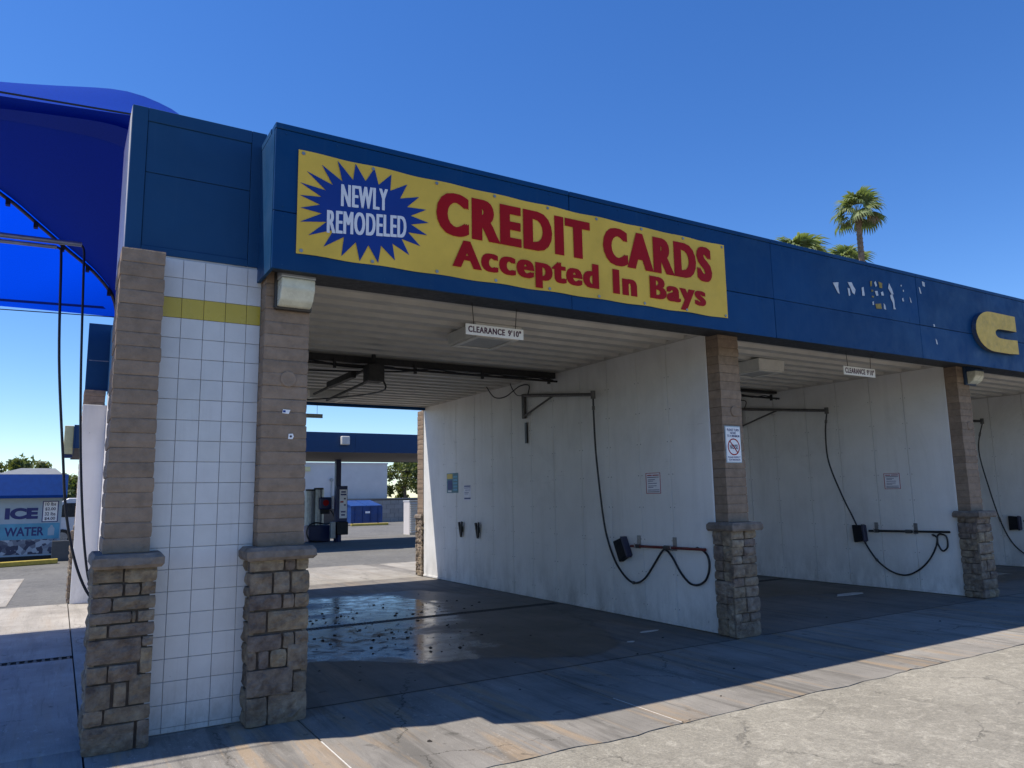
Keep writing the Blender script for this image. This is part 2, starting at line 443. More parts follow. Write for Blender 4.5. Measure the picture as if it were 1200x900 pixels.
def asphalt_mat(name, base, worn, crack=0.8, vs=0.55):
    m, t, b, pos = new_mat(name)
    n1 = noise(t, pos, 0.55, 9, 0.7)
    c = mixc(t, ramp(t, n1, 0.35, 0.66), worn, base)
    c = mixc(t, mth(t, 'MULTIPLY', ramp(t, noise(t, pos, 5.5, 9, 0.78, None, 1.2), 0.5, 0.68), 0.7), c, tuple(x * 1.45 for x in worn))
    c = mixc(t, mth(t, 'MULTIPLY', ramp(t, noise(t, pos, 2.6, 9, 0.75, (1, 1.6, 1), 1.5), 0.52, 0.7), 0.45), c, tuple(x * 0.75 for x in base))
    c = mixc(t, mth(t, 'MULTIPLY', ramp(t, noise(t, pos, 14, 8, 0.8, (1, 1.3, 1), 1.0), 0.52, 0.64), 0.4), c, tuple(x * 0.55 for x in base))
    c = mixc(t, mth(t, 'MULTIPLY', ramp(t, noise(t, pos, 19, 8, 0.8, (1.4, 1, 1), 0.6), 0.57, 0.66), 0.5), c, tuple(x * 1.55 for x in worn))
    fine = noise(t, pos, 70, 5, 0.8)
    c = mixc(t, ramp(t, fine, 0.32, 0.66), mixc(t, 1.0, c, (0.72, 0.72, 0.73), 'MULTIPLY'), mixc(t, 1.0, c, (1.25, 1.25, 1.23), 'MULTIPLY'))
    # cracks
    ds = t.nodes.new("ShaderNodeTexNoise")
    ds.inputs['Scale'].default_value = 2.5
    ds.inputs['Detail'].default_value = 10
    ds.inputs['Roughness'].default_value = 0.68
    t.links.new(pos, ds.inputs[0])
    vm = t.nodes.new("ShaderNodeVectorMath")
    vm.operation = 'MULTIPLY_ADD'
    t.links.new(ds.outputs['Color'], vm.inputs[0])
    vm.inputs[1].default_value = (0.5, 0.5, 0.0)
    t.links.new(pos, vm.inputs[2])
    v = t.nodes.new("ShaderNodeTexVoronoi")
    v.feature = 'DISTANCE_TO_EDGE'
    v.inputs['Scale'].default_value = vs
    t.links.new(vm.outputs[0], v.inputs[0])
    ck = mth(t, 'MULTIPLY', ramp(t, v.outputs['Distance'], 0.001, 0.006 * vs + 0.002, 1.0, 0.0), ramp(t, noise(t, pos, 1.6, 6, 0.7), 0.47, 0.6))
    c = mixc(t, mth(t, 'MULTIPLY', ck, crack), c, tuple(x * 0.3 for x in base))
    t.links.new(c, b.inputs['Base Color'])
    b.inputs['Roughness'].default_value = 0.92
    b.inputs['Specular IOR Level'].default_value = 0.25
    h = mth(t, 'SUBTRACT', mth(t, 'ADD', noise(t, pos, 45, 7, 0.75), mth(t, 'MULTIPLY', noise(t, pos, 8, 6, 0.7), 0.6)), mth(t, 'MULTIPLY', ck, 1.0))
    bump(t, b, h, 0.65, 0.012)
    return m
M['lot'] = asphalt_mat('worn_pale_asphalt', (0.225, 0.208, 0.17), (0.33, 0.305, 0.25), 0.35, 0.9)
M['asphalt'] = asphalt_mat('grey_asphalt', (0.12, 0.117, 0.11), (0.17, 0.165, 0.15), 0.6)
M['earth'] = simple('desert_earth', (0.16, 0.13, 0.1), 0.95, var=0.2, scale=1.5)
M['crackfill'] = simple('dark_joint_dirt', (0.045, 0.038, 0.03), 0.95, var=0.4, scale=20, bmp=0.6)
M['joint_white'] = simple('pale_joint_filler', (0.55, 0.53, 0.48), 0.9, var=0.15, scale=20)

# ------------------------------------------------------------------ mesh helpers
def root_of(o):
    while o.parent:
        o = o.parent
    return o

def rootloc(o):
    if o is None:
        return Vector((0, 0, 0))
    return Vector(root_of(o).location)

class MB:
    def __init__(s):
        s.v, s.f = [], []
    def quad(s, a, b, c, d):
        n = len(s.v)
        s.v += [tuple(a), tuple(b), tuple(c), tuple(d)]
        s.f.append((n, n + 1, n + 2, n + 3))
        return s
    def poly(s, pts):
        n = len(s.v)
        s.v += [tuple(p) for p in pts]
        s.f.append(tuple(range(n, n + len(pts))))
        return s
    def box(s, x0, x1, y0, y1, z0, z1, j=0.0):
        n = len(s.v)
        for z in (z0, z1):
            for x, y in ((x0, y0), (x1, y0), (x1, y1), (x0, y1)):
                s.v.append((x + (U(-j, j) if j else 0), y + (U(-j, j) if j else 0), z + (U(-j, j) if j else 0)))
        s.f += [(n + 3, n + 2, n + 1, n), (n + 4, n + 5, n + 6, n + 7)]
        for i in range(4):
            k = (i + 1) % 4
            s.f.append((n + i, n + k, n + 4 + k, n + 4 + i))
        return s
    def prism(s, pts, off):
        # closed outline extruded by vector off
        n = len(s.v)
        k = len(pts)
        o = Vector(off)
        s.v += [tuple(p) for p in pts] + [tuple(Vector(p) + o) for p in pts]
        s.f.append(tuple(range(n + k - 1, n - 1, -1)))
        s.f.append(tuple(range(n + k, n + 2 * k)))
        for i in range(k):
            j = (i + 1) % k
            s.f.append((n + i, n + j, n + k + j, n + k + i))
        return s
    def tube(s, pts, r, seg=8, cap=True, r2=None):
        pts = [Vector(p) for p in pts]
        n0 = len(s.v)
        up = None
        for i, p in enumerate(pts):
            a = pts[max(i - 1, 0)]
            b = pts[min(i + 1, len(pts) - 1)]
            d = (b - a).normalized()
            if up is None:
                up = Vector((0, 0, 1)) if abs(d.z) < 0.9 else Vector((1, 0, 0))
            x = d.cross(up)
            if x.length < 1e-4:
                x = d.cross(Vector((0, 1, 0)))
            x.normalize()
            y = d.cross(x).normalized()
            up = -y if (-y).dot(up) > 0 else y
            rr = r if r2 is None else r + (r2 - r) * i / (len(pts) - 1)
            for k in range(seg):
                t = 2 * math.pi * k / seg
                s.v.append(tuple(p + (x * math.cos(t) + y * math.sin(t)) * rr))
        for i in range(len(pts) - 1):
            for k in range(seg):
                j = (k + 1) % seg
                a = n0 + i * seg
                s.f.append((a + k, a + j, a + seg + j, a + seg + k))
        if cap:
            s.f.append(tuple(range(n0 + seg - 1, n0 - 1, -1)))
            e = n0 + (len(pts) - 1) * seg
            s.f.append(tuple(range(e, e + seg)))
        return s
    def disc(s, c, nrm, r, h, seg=14):
        c = Vector(c)
        nrm = Vector(nrm).normalized()
        return s.tube([c, c + nrm * h], r, seg)
    def build(s, name, mat, parent=None, bev=0.0, smooth=False, segs=1):
        rl = rootloc(parent)
        me = bpy.data.meshes.new(name)
        me.from_pydata([(a - rl.x, b - rl.y, c - rl.z) for a, b, c in s.v], [], s.f)
        if mat:
            me.materials.append(M[mat] if isinstance(mat, str) else mat)
        bm = bmesh.new()
        bm.from_mesh(me)
        bmesh.ops.recalc_face_normals(bm, faces=bm.faces)
        if bev:
            bmesh.ops.bevel(bm, geom=list(bm.edges), offset=bev, segments=segs, affect='EDGES', profile=0.5)
        bm.to_mesh(me)
        bm.free()
        if smooth:
            for p in me.polygons:
                p.use_smooth = True
        o = bpy.data.objects.new(name, me)
        COL.objects.link(o)
        if parent:
            o.parent = parent
        return o

def tag(o, label=None, cat=None, group=None, kind=None):
    if label:
        o['label'] = label
    if cat:
        o['category'] = cat
    if group:
        o['group'] = group
    if kind:
        o['kind'] = kind
    return o

def thing(name, loc, label, cat, group=None):
    o = bpy.data.objects.new(name, None)
    o.empty_display_size = 0.2
    o.location = loc
    COL.objects.link(o)
    return tag(o, label, cat, group)

def part(name, parent):
    # a part that only carries sub-parts is avoided: real meshes are used instead
    raise NotImplementedError

def shared(name, me, loc, parent, rot=None, scale=None):
    o = bpy.data.objects.new(name, me)
    rl = rootloc(parent)
    o.location = Vector(loc) - rl
    if rot:
        o.rotation_euler = rot
    if scale:
        o.scale = scale
    COL.objects.link(o)
    o.parent = parent
    return o

def copy_tree(o, parent=None):
    c = o.copy()
    COL.objects.link(c)
    if parent:
        c.parent = parent
    for ch in list(o.children):
        copy_tree(ch, c)
    return c

def free_mesh(mb, mat, bev=0.0, smooth=False):
    o = mb.build('tmp', mat, None, bev, smooth)
    me = o.data
    bpy.data.objects.remove(o)
    return me

def smooth_path(pts, n=6):
    pts = [Vector(p) for p in pts]
    out = []
    for i in range(len(pts) - 1):
        p0 = pts[max(i - 1, 0)]
        p1, p2 = pts[i], pts[i + 1]
        p3 = pts[min(i + 2, len(pts) - 1)]
        for k in range(n):
            t = k / n
            out.append(0.5 * ((2 * p1) + (-p0 + p2) * t + (2 * p0 - 5 * p1 + 4 * p2 - p3) * t * t + (-p0 + 3 * p1 - 3 * p2 + p3) * t ** 3))
    out.append(pts[-1])
    return out

def text_shape(body, bold=0.0, space=1.0):
    c = bpy.data.curves.new('txt', 'FONT')
    c.body = body
    c.size = 1.0
    c.offset = bold
    c.space_character = space
    c.resolution_u = 4
    c.fill_mode = 'BOTH'
    o = bpy.data.objects.new('txt', c)
    COL.objects.link(o)
    bpy.context.view_layer.update()
    dg = bpy.context.evaluated_depsgraph_get()
    me = bpy.data.meshes.new_from_object(o.evaluated_get(dg))
    v = [(p.co.x, p.co.y) for p in me.vertices]
    f = [tuple(p.vertices) for p in me.polygons]
    bpy.data.objects.remove(o)
    bpy.data.curves.remove(c)
    bpy.data.meshes.remove(me)
    return v, f

def lettering(body, fn, box, mat, parent, name='lettering', bold=0.0, space=1.0, skew=0.0):
    """flat print: text fitted in box (u0,u1,v0,v1), fn(u,v) gives the world point"""
    v, f = text_shape(body, bold, space)
    xs = [p[0] for p in v]
    ys = [p[1] for p in v]
    ax, bx, ay, by = min(xs), max(xs), min(ys), max(ys)
    u0, u1, v0, v1 = box
    mb = MB()
    for x, y in v:
        a = (x - ax) / (bx - ax)
        c = (y - ay) / (by - ay)
        mb.v.append(tuple(fn(u0 + (u1 - u0) * a, v0 + (v1 - v0) * c + skew * a)))
    mb.f = f
    return mb.build(name, mat, parent)

def heavy(body, y, box, mat, parent, bold, shift, space=1.04, skew=0.0):
    # extra heavy lettering: three overprints side by side
    u0, u1, v0, v1 = box
    for k in (0, 1, 2):
        d = (k - 1) * shift
        lettering(body, fplane(y - 0.0002 * k), (u0 + shift + d, u1 - shift + d, v0, v1), mat, parent, bold=bold, space=space, skew=skew)

def fplane(y):
    return lambda u, v: (u, y, v)
def xplane(x):
    # a wall facing -x seen from inside a bay: u runs along -y (left to right)
    return lambda u, v: (x, -u, v)

# ------------------------------------------------------------------ ground
g = MB().quad((-400, -300, -0.06), (500, -300, -0.06), (500, 500, -0.06), (-400, 500, -0.06)).build('ground', 'earth')
tag(g, kind='structure')
# old lot in front, with a ragged edge against the slabs
mb = MB()
EDGE = []
xx = -7.0
while xx < 30:
    EDGE.append((xx, -1.86 + 0.05 * mnoise.noise(Vector((xx * 2.1, 3, 0))) + 0.03 * mnoise.noise(Vector((xx * 9, 1, 0)))))
    xx += 0.12
for a, b in zip(EDGE, EDGE[1:]):
    ga, gb = [0.012 - 0.05 * max(0.0, mnoise.noise(Vector((q[0] * 1.3, 9, 2)))) - 0.018 * max(0, mnoise.noise(Vector((q[0] * 11, 4, 2)))) for q in (a, b)]
    mb.quad((a[0], -9, -0.02), (b[0], -9, -0.02), (b[0], b[1] + gb, -0.004), (a[0], a[1] + ga, -0.004))
lot = mb.build('parking_lot', 'lot')
tag(lot, kind='structure')
tag(MB().quad((-60, -60, -0.03), (80, -60, -0.03), (80, -8.99, -0.03), (-60, -8.99, -0.03)).build('unseen_road', 'asphalt'), kind='structure')  # unseen dark surface behind the camera, added to cut bounce onto the walls
mb = MB()
for a, b in zip(EDGE, EDGE[1:]):
    mb.quad((a[0], a[1] - 0.08, -0.032), (b[0], b[1] - 0.08, -0.032), (b[0], b[1] + 0.2, -0.032), (a[0], a[1] + 0.2, -0.032))
tag(mb.build('joint_dirt', 'crackfill'), kind='structure')
mb = MB()
mb.quad((-60, 8.62, -0.022), (-0.46, 8.45, -0.022), (-0.46, 45, -0.022), (-60, 45, -0.022))
mb.quad((-0.46, 8.45, -0.022), (60, 11.6, -0.022), (60, 45, -0.022), (-0.46, 45, -0.022))
rl = mb.build('rear_lot', 'asphalt')
tag(rl, kind='structure')
mb = MB().poly([(-6, 8.7, -0.016), (-1.33, 8.9, -0.016), (-1.25, 14.2, -0.016), (-6, 14.6, -0.016)])
tag(mb.build('concrete_patch', 'slab_clean'), kind='structure')

# pavement: separate concrete slabs with open joints
pave = MB().box(-7.4, 27, -1.80, 8.4, -0.1, -0.04).build('pavement', 'crackfill')
tag(pave, kind='structure')

def slab(x0, x1, y0, y1, mat, g=0.006, z=0.0, front=False):
    mb = MB()
    x0 += g; x1 -= g; y0 += g; y1 -= g
    if front:
        pts = [(x0, y1), (x1, y1)]
        e = [p for p in EDGE if x0 < p[0] < x1]
        e = [(x0, e[0][1])] + e + [(x1, e[-1][1])]
        pts += [(p[0], p[1] + 0.012 + 0.012 * abs(mnoise.noise(Vector((p[0] * 13, 7, 0))))) for p in reversed(e)]
        top = [(x, y, z) for x, y in pts]
        n = len(mb.v)
        mb.prism([(x, y, z - 0.1) for x, y in pts], (0, 0, 0.1))
        return mb.build('concrete_slab', mat, pave)
    mb.box(x0, x1, y0, y1, z - 0.1, z)
    return mb.build('concrete_slab', mat, pave, bev=0.004)

XJ = [-7, -3.6, -0.475, 0.9, 3.17, 6.45, 9.3, 12.3, 15.3, 18.3, 21.3, 25]
for a, b in zip(XJ, XJ[1:]):
    slab(a, b, -1.8, 0.05 if a > 0.5 else -0.05, 'slab', front=True)
# pale filler in three of the front joints
for jx, y0, y1 in ((0.9, -1.82, -0.78), (3.17, -1.82, -1.05), (6.45, -1.8, -1.25)):
    MB().box(jx - 0.005, jx + 0.005, y0, y1, -0.05, -0.001).build('joint_filler', 'joint_white', pave)
# left bay floor
slab(-7, -3.6, -0.05, 3.40, 'slab_clean')
slab(-3.6, -0.475, -0.05, 3.40, 'slab_clean')
slab(-7, -3.6, 3.58, 8.55, 'slab_clean')
slab(-3.6, -0.475, 3.58, 8.5, 'slab_clean')
slab(-0.475, -0.1, -0.05, 8.46, 'slab_clean')
slab(-0.1, 0.95, -0.05, 8.9, 'slab')
# bay floors, finely meshed so that wetness can follow the puddles
WET = {0: [(0.9, 1.95), (1.58, 1.9), (2.0, 1.6), (2.5, 1.02), (3.0, 0.93), (3.6, 0.62), (4.1, 0.42), (4.6, 0.8), (4.95, 1.7), (5.25, 2.6), (5.35, 3.6), (5.2, 5.2), (4.76, 6.35), (3.0, 6.55), (0.9, 6.5)],
       1: [(6.4, 3.2), (7.5, 2.6), (9.0, 2.2), (10.3, 1.7), (10.6, 3.0), (10.5, 5.0), (9, 6), (6.4, 6)],
       2: [(11.5, 1.3), (13, 1.0), (15, 1.2), (15.6, 3), (15.5, 5.0), (13, 6), (11.5, 5.5)]}
def pdist(poly, x, y):
    inside = False
    d = 1e9
    n = len(poly)
    for i in range(n):
        x1, y1 = poly[i]
        x2, y2 = poly[(i + 1) % n]
        if (y1 > y) != (y2 > y) and x < (x2 - x1) * (y - y1) / (y2 - y1) + x1:
            inside = not inside
        dx, dy = x2 - x1, y2 - y1
        t = max(0, min(1, ((x - x1) * dx + (y - y1) * dy) / (dx * dx + dy * dy)))
        d = min(d, math.hypot(x - x1 - t * dx, y - y1 - t * dy))
    return d if inside else -d
POOL = {0: [(0.9, 1.9), (1.58, 1.85), (2.0, 1.6), (2.5, 1.05), (3.0, 0.95), (3.35, 1.5), (3.7, 2.6), (4.1, 3.6), (4.4, 5.0), (4.2, 6.2), (3.0, 6.5), (0.9, 6.5)],
        1: [(7.0, 4.2), (8.0, 3.2), (9.3, 3.0), (9.6, 4.4), (8.4, 5.6), (7, 5.6)],
        2: [(12.0, 1.6), (13, 1.3), (14.6, 1.5), (15.2, 3), (14.6, 4.4), (13, 5), (12, 4.5)]}
def bay_slab(x0, x1, y0, y1, poly, step=0.1, pool=None):
    nx, ny = int((x1 - x0) / step), int((y1 - y0) / step)
    mb = MB()
    wets, pools = [], []
    for j in range(ny + 1):
        for i in range(nx + 1):
            x = x0 + (x1 - x0) * i / nx
            y = y0 + (y1 - y0) * j / ny
            mb.v.append((x, y, 0.0))
            pools.append(max(0.0, min(1.0, 0.5 + pdist(pool, x, y) / 1.0)) if pool else 0.0)
            wets.append(max(0.0, min(1.0, 0.5 + pdist(poly, x, y) / 0.7)) if poly else 0.0)
    for j in range(ny):
        for i in range(nx):
            a = j * (nx + 1) + i
            mb.f.append((a, a + 1, a + nx + 2, a + nx + 1))
    n = len(mb.v)
    o = mb.build('concrete_slab', 'slab_wet', pave)
    at = o.data.attributes.new('wet', 'FLOAT', 'POINT')
    at.data.foreach_set('value', wets)
    at = o.data.attributes.new('pool', 'FLOAT', 'POINT')
    at.data.foreach_set('value', pools)
    return o
BX = [(0.955, 5.83), (6.23, 10.96), (11.36, 16.09), (16.49, 21.2)]
for i, (a, b) in enumerate(BX):
    bay_slab(a, b, 0.062, 3.52, WET.get(i), pool=POOL.get(i))
    bay_slab(a, b, 3.70, 8.5, WET.get(i), pool=POOL.get(i))
    slab(a, b, 8.5, 12.1 - 0.12 * i, 'slab_clean')
for a, b in ((5.83, 6.23), (10.96, 11.36), (16.09, 16.49), (21.2, 21.6)):
    slab(a, b, 0.05, 12.0, 'slab')
# trench drains
for a, b, y in [(-7, -0.48, 3.49)] + [(p[0], p[1], 3.61) for p in BX]:
    d = MB().box(a, b, y - 0.088, y + 0.088, -0.095, -0.03).build('trench_drain', 'darksteel', pave)
    mb = MB()
    x = a + 0.02
    while x < b - 0.03:
        mb.box(x, x + 0.028, y - 0.085, y + 0.085, -0.014, -0.004)
        x += 0.075 if a < -1 else 0.045
    mb.box(a, b, y - 0.086, y - 0.072, -0.013, -0.002)
    mb.box(a, b, y + 0.072, y + 0.086, -0.013, -0.002)
    gr = mb.build('drain_grate', 'darksteel', d)
    gr['kind'] = 'stuff'
# mud clumps in the puddle, litter on the slabs
def clump(x, y, z, r):
    mb = MB()
    k = 6
    c = len(mb.v)
    for i in range(k):
        t = 2 * math.pi * i / k
        rr = r * U(0.6, 1.3)
        mb.v.append((x + rr * math.cos(t), y + rr * math.sin(t), z))
    for i in range(k):
        t = 2 * math.pi * i / k
        rr = r * U(0.3, 0.8)
        mb.v.append((x + rr * math.cos(t), y + rr * math.sin(t), z + r * U(0.2, 0.6)))
    for i in range(k):
        j = (i + 1) % k
        mb.f.append((i, j, k + j, k + i))
    mb.f.append(tuple(range(k, 2 * k)))
    return mb
mud = MB()
rr = random.Random(3)
for i in range(330):
    if i < 200:
        cx, cy = rr.gauss(2.8, 0.75), rr.gauss(2.9, 1.0)
    else:
        cx, cy = rr.uniform(1.0, 5.0), rr.gauss(5.0, 0.8)
    if not (1.0 < cx < 5.3 and 1.2 < cy < 6.5) or 3.5 < cy < 3.72:
        continue
    c = clump(cx, cy, 0.0, rr.choice((0.006, 0.008, 0.008, 0.01, 0.014, 0.024)))
    n = len(mud.v)
    mud.v += c.v
    mud.f += [tuple(k + n for k in f) for f in c.f]
tag(mud.build('mud_clumps', 'debris'), 'dark mud clumps scattered over the wet bay floor', 'mud', kind='stuff')
lit = MB()
for x, y in ((1.2, -0.35), (1.5, -1.2), (2.1, 0.4), (2.7, -0.4), (3.2, 0.5), (4.4, 0.1), (4.7, -0.9), (5.2, 0.6), (1.7, 0.7), (3.9, -1.5), (6.8, 0.9), (7.8, 0.4), (8.6, -0.6)):
    c = clump(x, y, 0.0, U(0.008, 0.02))
    n = len(lit.v)
    lit.v += c.v
    lit.f += [tuple(k + n for k in f) for f in c.f]
tag(lit.build('grit', 'debris'), 'dark grit specks lying on the concrete slabs', 'grit', kind='stuff')
for x, y, sx, sy, lab in ((4.75, 0.62, 0.06, 0.03, 'pale scrap of litter on the shaded slab by the puddle end'),
                          (5.35, 0.98, 0.16, 0.05, 'pale flattened scrap lying at the foot of the first white wall'),
                          (9.9, 1.55, 0.35, 0.12, 'white smear of dried suds near the second white wall')):
    mb = MB()
    pts = []
    for i in range(9):
        t = 2 * math.pi * i / 9
        k = U(0.6, 1.1)
        pts.append((x + sx * k * math.cos(t), y + sy * k * math.sin(t), 0.003))
    mb.prism(pts, (0, 0, 0.004))
    tag(mb.build('litter_scrap', 'chip'), lab, 'litter')

# ------------------------------------------------------------------ the car wash building
bld = thing('car_wash_building', (0, 0, 0), 'long self-service car wash building with blue fascia, stone pillars and white bay walls', 'car wash')

def stone(mb_map, u0, u1, v0, v1, depth, seed, parent):
    """one split-face stone: rounded rough face in (u,v), thickness along d"""
    nu = max(4, min(9, int((u1 - u0) / 0.03) + 2))
    nv = max(4, min(7, int((v1 - v0) / 0.03) + 2))
    mb = MB()
    rs = random.Random(seed)
    ju = [rs.uniform(-0.006, 0.006) for _ in range(4)]
    for j in range(nv):
        for i in range(nu):
            a, b = i / (nu - 1), j / (nv - 1)
            edge = (i in (0, nu - 1)) + (j in (0, nv - 1))
            a += (rs.uniform(-0.25, 0.25) / nu if 0 < i < nu - 1 else 0)
            b += (rs.uniform(-0.25, 0.25) / nv if 0 < j < nv - 1 else 0)
            u = u0 + (u1 - u0) * a + (ju[0] * (1 - a) + ju[1] * a) * (1 if 0 < j < nv - 1 else 0.3)
            v = v0 + (v1 - v0) * b + (ju[2] * (1 - b) + ju[3] * b) * (1 if 0 < i < nu - 1 else 0.3)
            if edge == 2:
                u += 0.004 if i == 0 else -0.004
                v += 0.003 if j == 0 else -0.003
            d = depth * (1.0 if edge == 0 else 0.78 if edge == 1 else 0.66)
            d += (0.022 * mnoise.noise(Vector((u * 19 + seed, v * 19, seed * 1.7))) + 0.008 * mnoise.noise(Vector((u * 60, v * 60 + seed, 3)))) * (1 if edge == 0 else 0.5)
            mb.v.append(mb_map(u, v, d))
    for j in range(nv - 1):
        for i in range(nu - 1):
            a = j * nu + i
            mb.f.append((a, a + 1, a + nu + 1, a + nu))
    ring = [i for i in range(nu)] + [j * nu + nu - 1 for j in range(1, nv)] + [(nv - 1) * nu + i for i in range(nu - 2, -1, -1)] + [j * nu for j in range(nv - 2, 0, -1)]
    base = len(mb.v)
    for k in ring:
        i, j = k % nu, k // nu
        mb.v.append(mb_map(u0 + (u1 - u0) * i / (nu - 1), v0 + (v1 - v0) * j / (nv - 1), -0.004))
    for k in range(len(ring)):
        l = (k + 1) % len(ring)
        mb.f.append((ring[k], ring[l], base + l, base + k))
    return mb.build('stone', 'stone', parent, smooth=False)

LEFT = [  # (z top, z bottom, [(u0,u1) or (u0,u1,z0,z1)]) in fractions of the face width, from the photograph
    (1.165, 1.075, [(0, .47), (.5, 1)]),
    (1.065, 0.985, [(0, .47), (.5, .73), (.76, 1)]),
    (0.975, 0.892, [(0, .3), (.34, 1)]),
    (0.882, 0.81, [(0, .62), (.64, .7), (.73, 1)]),
    (0.8, 0.722, [(0, .27), (.3, 1)]),
    (0.712, 0.555, [(0, .8), (.83, 1, 0.65, 0.712), (.8, 1, 0.48, 0.64)]),
    (0.545, 0.44, [(0, .3), (.33, .77)]),
    (0.43, 0.278, [(0, .38), (.42, .62), (.66, 1, 0.278, 0.465)]),
    (0.268, 0.182, [(0, .27), (.3, 1)]),
    (0.172, 0.004, [(0, .77), (.8, 1)])]
COL2 = [
    (1.17, 1.085, [(0, .56), (.6, .75), (.78, 1)]),
    (1.073, 0.922, [(0, .37), (.4, .66), (.7, 1)]),
    (0.912, 0.808, [(0, .53), (.56, .74), (.77, 1)]),
    (0.797, 0.645, [(0, .29), (.32, 1)]),
    (0.633, 0.525, [(0, .55), (.58, .75), (.78, 1)]),
    (0.515, 0.4, [(0, .14), (.17, .35), (.38, .63), (.66, 1, 0.36, 0.54)]),
    (0.39, 0.212, [(0, .74), (.77, 1, 0.212, 0.345)]),
    (0.202, 0.004, [(0, .32), (.36, 1)])]

def rand_rows(seed, top=1.17):
    rs = random.Random(seed)
    rows = []
    z = top
    while z > 0.02:
        h = rs.choice((0.085, 0.1, 0.12, 0.15, 0.17))
        if z - h < 0.08:
            h = z - 0.004
        k = rs.choice((2, 2, 3)) if h < 0.13 else rs.choice((1, 2, 2))
        cuts = sorted([0] + [(i + 1) / k + rs.uniform(-0.13, 0.13) for i in range(k - 1)] + [1])
        rows.append((z, z - h + 0.01, [(a + (0.015 if a > 0 else 0), b - (0.015 if b < 1 else 0)) for a, b in zip(cuts, cuts[1:])]))
        z -= h
    return rows

SEED = [100]
def stones(rows, fmap, w, parent, depth=0.035):
    for zt, zb, segs in rows:
        for sg in segs:
            u0, u1 = sg[0] * w, sg[1] * w
            a, b = (sg[2], sg[3]) if len(sg) == 4 else (zb, zt)
            SEED[0] += 1
            stone(fmap, u0, u1, a, b, depth + U(-0.008, 0.01), SEED[0], parent)

def pillar(x0, x1, yf, yb, ux0, ux1, uyf, uyb, rows_f, rows_l, rows_r, capx, ztop, disc=None, back=None, sides_block=True):
    """stone base (x0..x1, yf..yb), block shaft above; core mesh is the mortar"""
    core = MB().box(x0 + 0.035, x1 - 0.035, yf + 0.035, yb, -0.02, 1.165)
    core.box(ux0 + 0.008, ux1 - 0.008, uyf + 0.008, uyb - 0.008, 1.26, ztop)
    c = core.build('pillar', 'mortar', bld)
    w = x1 - x0
    stones(rows_f, lambda u, v, d: (x0 + u, yf + 0.035 - d, v), w, c)
    dpt = yb - yf
    if rows_l:
        stones(rows_l, lambda u, v, d: (x0 + 0.035 - d, yb - u, v), dpt - 0.03, c)
    if rows_r:
        stones(rows_r, lambda u, v, d: (x1 - 0.035 + d, yf + 0.03 + u, v), dpt - 0.03, c)
    if back:
        stones(back, lambda u, v, d: (x1 - u, yb + d, v), w, c)
    # cap stone, with a rough chiselled edge
    cx0, cx1, cy0, cy1 = capx
    mb = MB()
    nx, ny = 9, 6
    ring = [(cx0 + (cx1 - cx0) * i / nx, cy0) for i in range(nx)] + [(cx1, cy0 + (cy1 - cy0) * i / ny) for i in range(ny)] + [(cx1 - (cx1 - cx0) * i / nx, cy1) for i in range(nx)] + [(cx0, cy1 - (cy1 - cy0) * i / ny) for i in range(ny)]
    k = len(ring)
    mx, my = (cx0 + cx1) / 2, (cy0 + cy1) / 2
    for lev, (z, s) in enumerate(((1.168, 0.93), (1.19, 1.0), (1.235, 0.985), (1.262, 0.9))):
        for x, y in ring:
            q = s + 0.03 * mnoise.noise(Vector((x * 11, y * 11, lev + x0)))
            mb.v.append((mx + (x - mx) * q, my + (y - my) * q, z + 0.006 * mnoise.noise(Vector((x * 9, y * 9, 5 + lev)))))
    for lev in range(3):
        for i in range(k):
            j = (i + 1) % k
            mb.f.append((lev * k + i, lev * k + j, lev * k + k + j, lev * k + k + i))
    mb.f.append(tuple(range(3 * k, 4 * k)))
    mb.f.append(tuple(range(k - 1, -1, -1)))
    mb.build('cap_stone', 'capstone', c)
    # slump block courses
    z = 1.262
    n = round((ztop - 1.262) / 0.1025)
    h = (ztop - 1.262) / n
    for i in range(n):
        mb = MB()
        a, b = z + i * h + 0.001, z + (i + 1) * h - 0.0012
        jx = U(-0.004, 0.004)
        jy = U(-0.004, 0.004)
        lv = [(a, 0.0035), (a + 0.008, 0.0003), (a + (b - a) * 0.45, -0.0012 + U(-0.003, 0.003)), (b - 0.01, 0.0), (b, 0.0035)]
        for zz, ins in lv:
            for px, py in ((ux0 + ins, uyf + ins), ((ux0 + ux1) / 2, uyf + ins + U(-0.002, 0.002)), (ux1 - ins, uyf + ins), (ux1 - ins, uyb), (ux0 + ins, uyb)):
                mb.v.append((px + jx, py + jy, zz + U(-0.0015, 0.0015)))
        for l in range(4):
            for q in range(5):
                r_ = (q + 1) % 5
                mb.f.append((l * 5 + q, l * 5 + r_, l * 5 + 5 + r_, l * 5 + 5 + q))
        mb.f.append((0, 1, 2, 3, 4))
        mb.f.append((24, 23, 22, 21, 20))
        mb.build('block', 'block', c)
    if disc:
        dx, dz = disc
        dd = MB().disc((dx, uyf - 0.0, dz), (0, -1, 0), 0.062, 0.012, 18).build('cover_plate', 'block', c, bev=0.003)
    return c

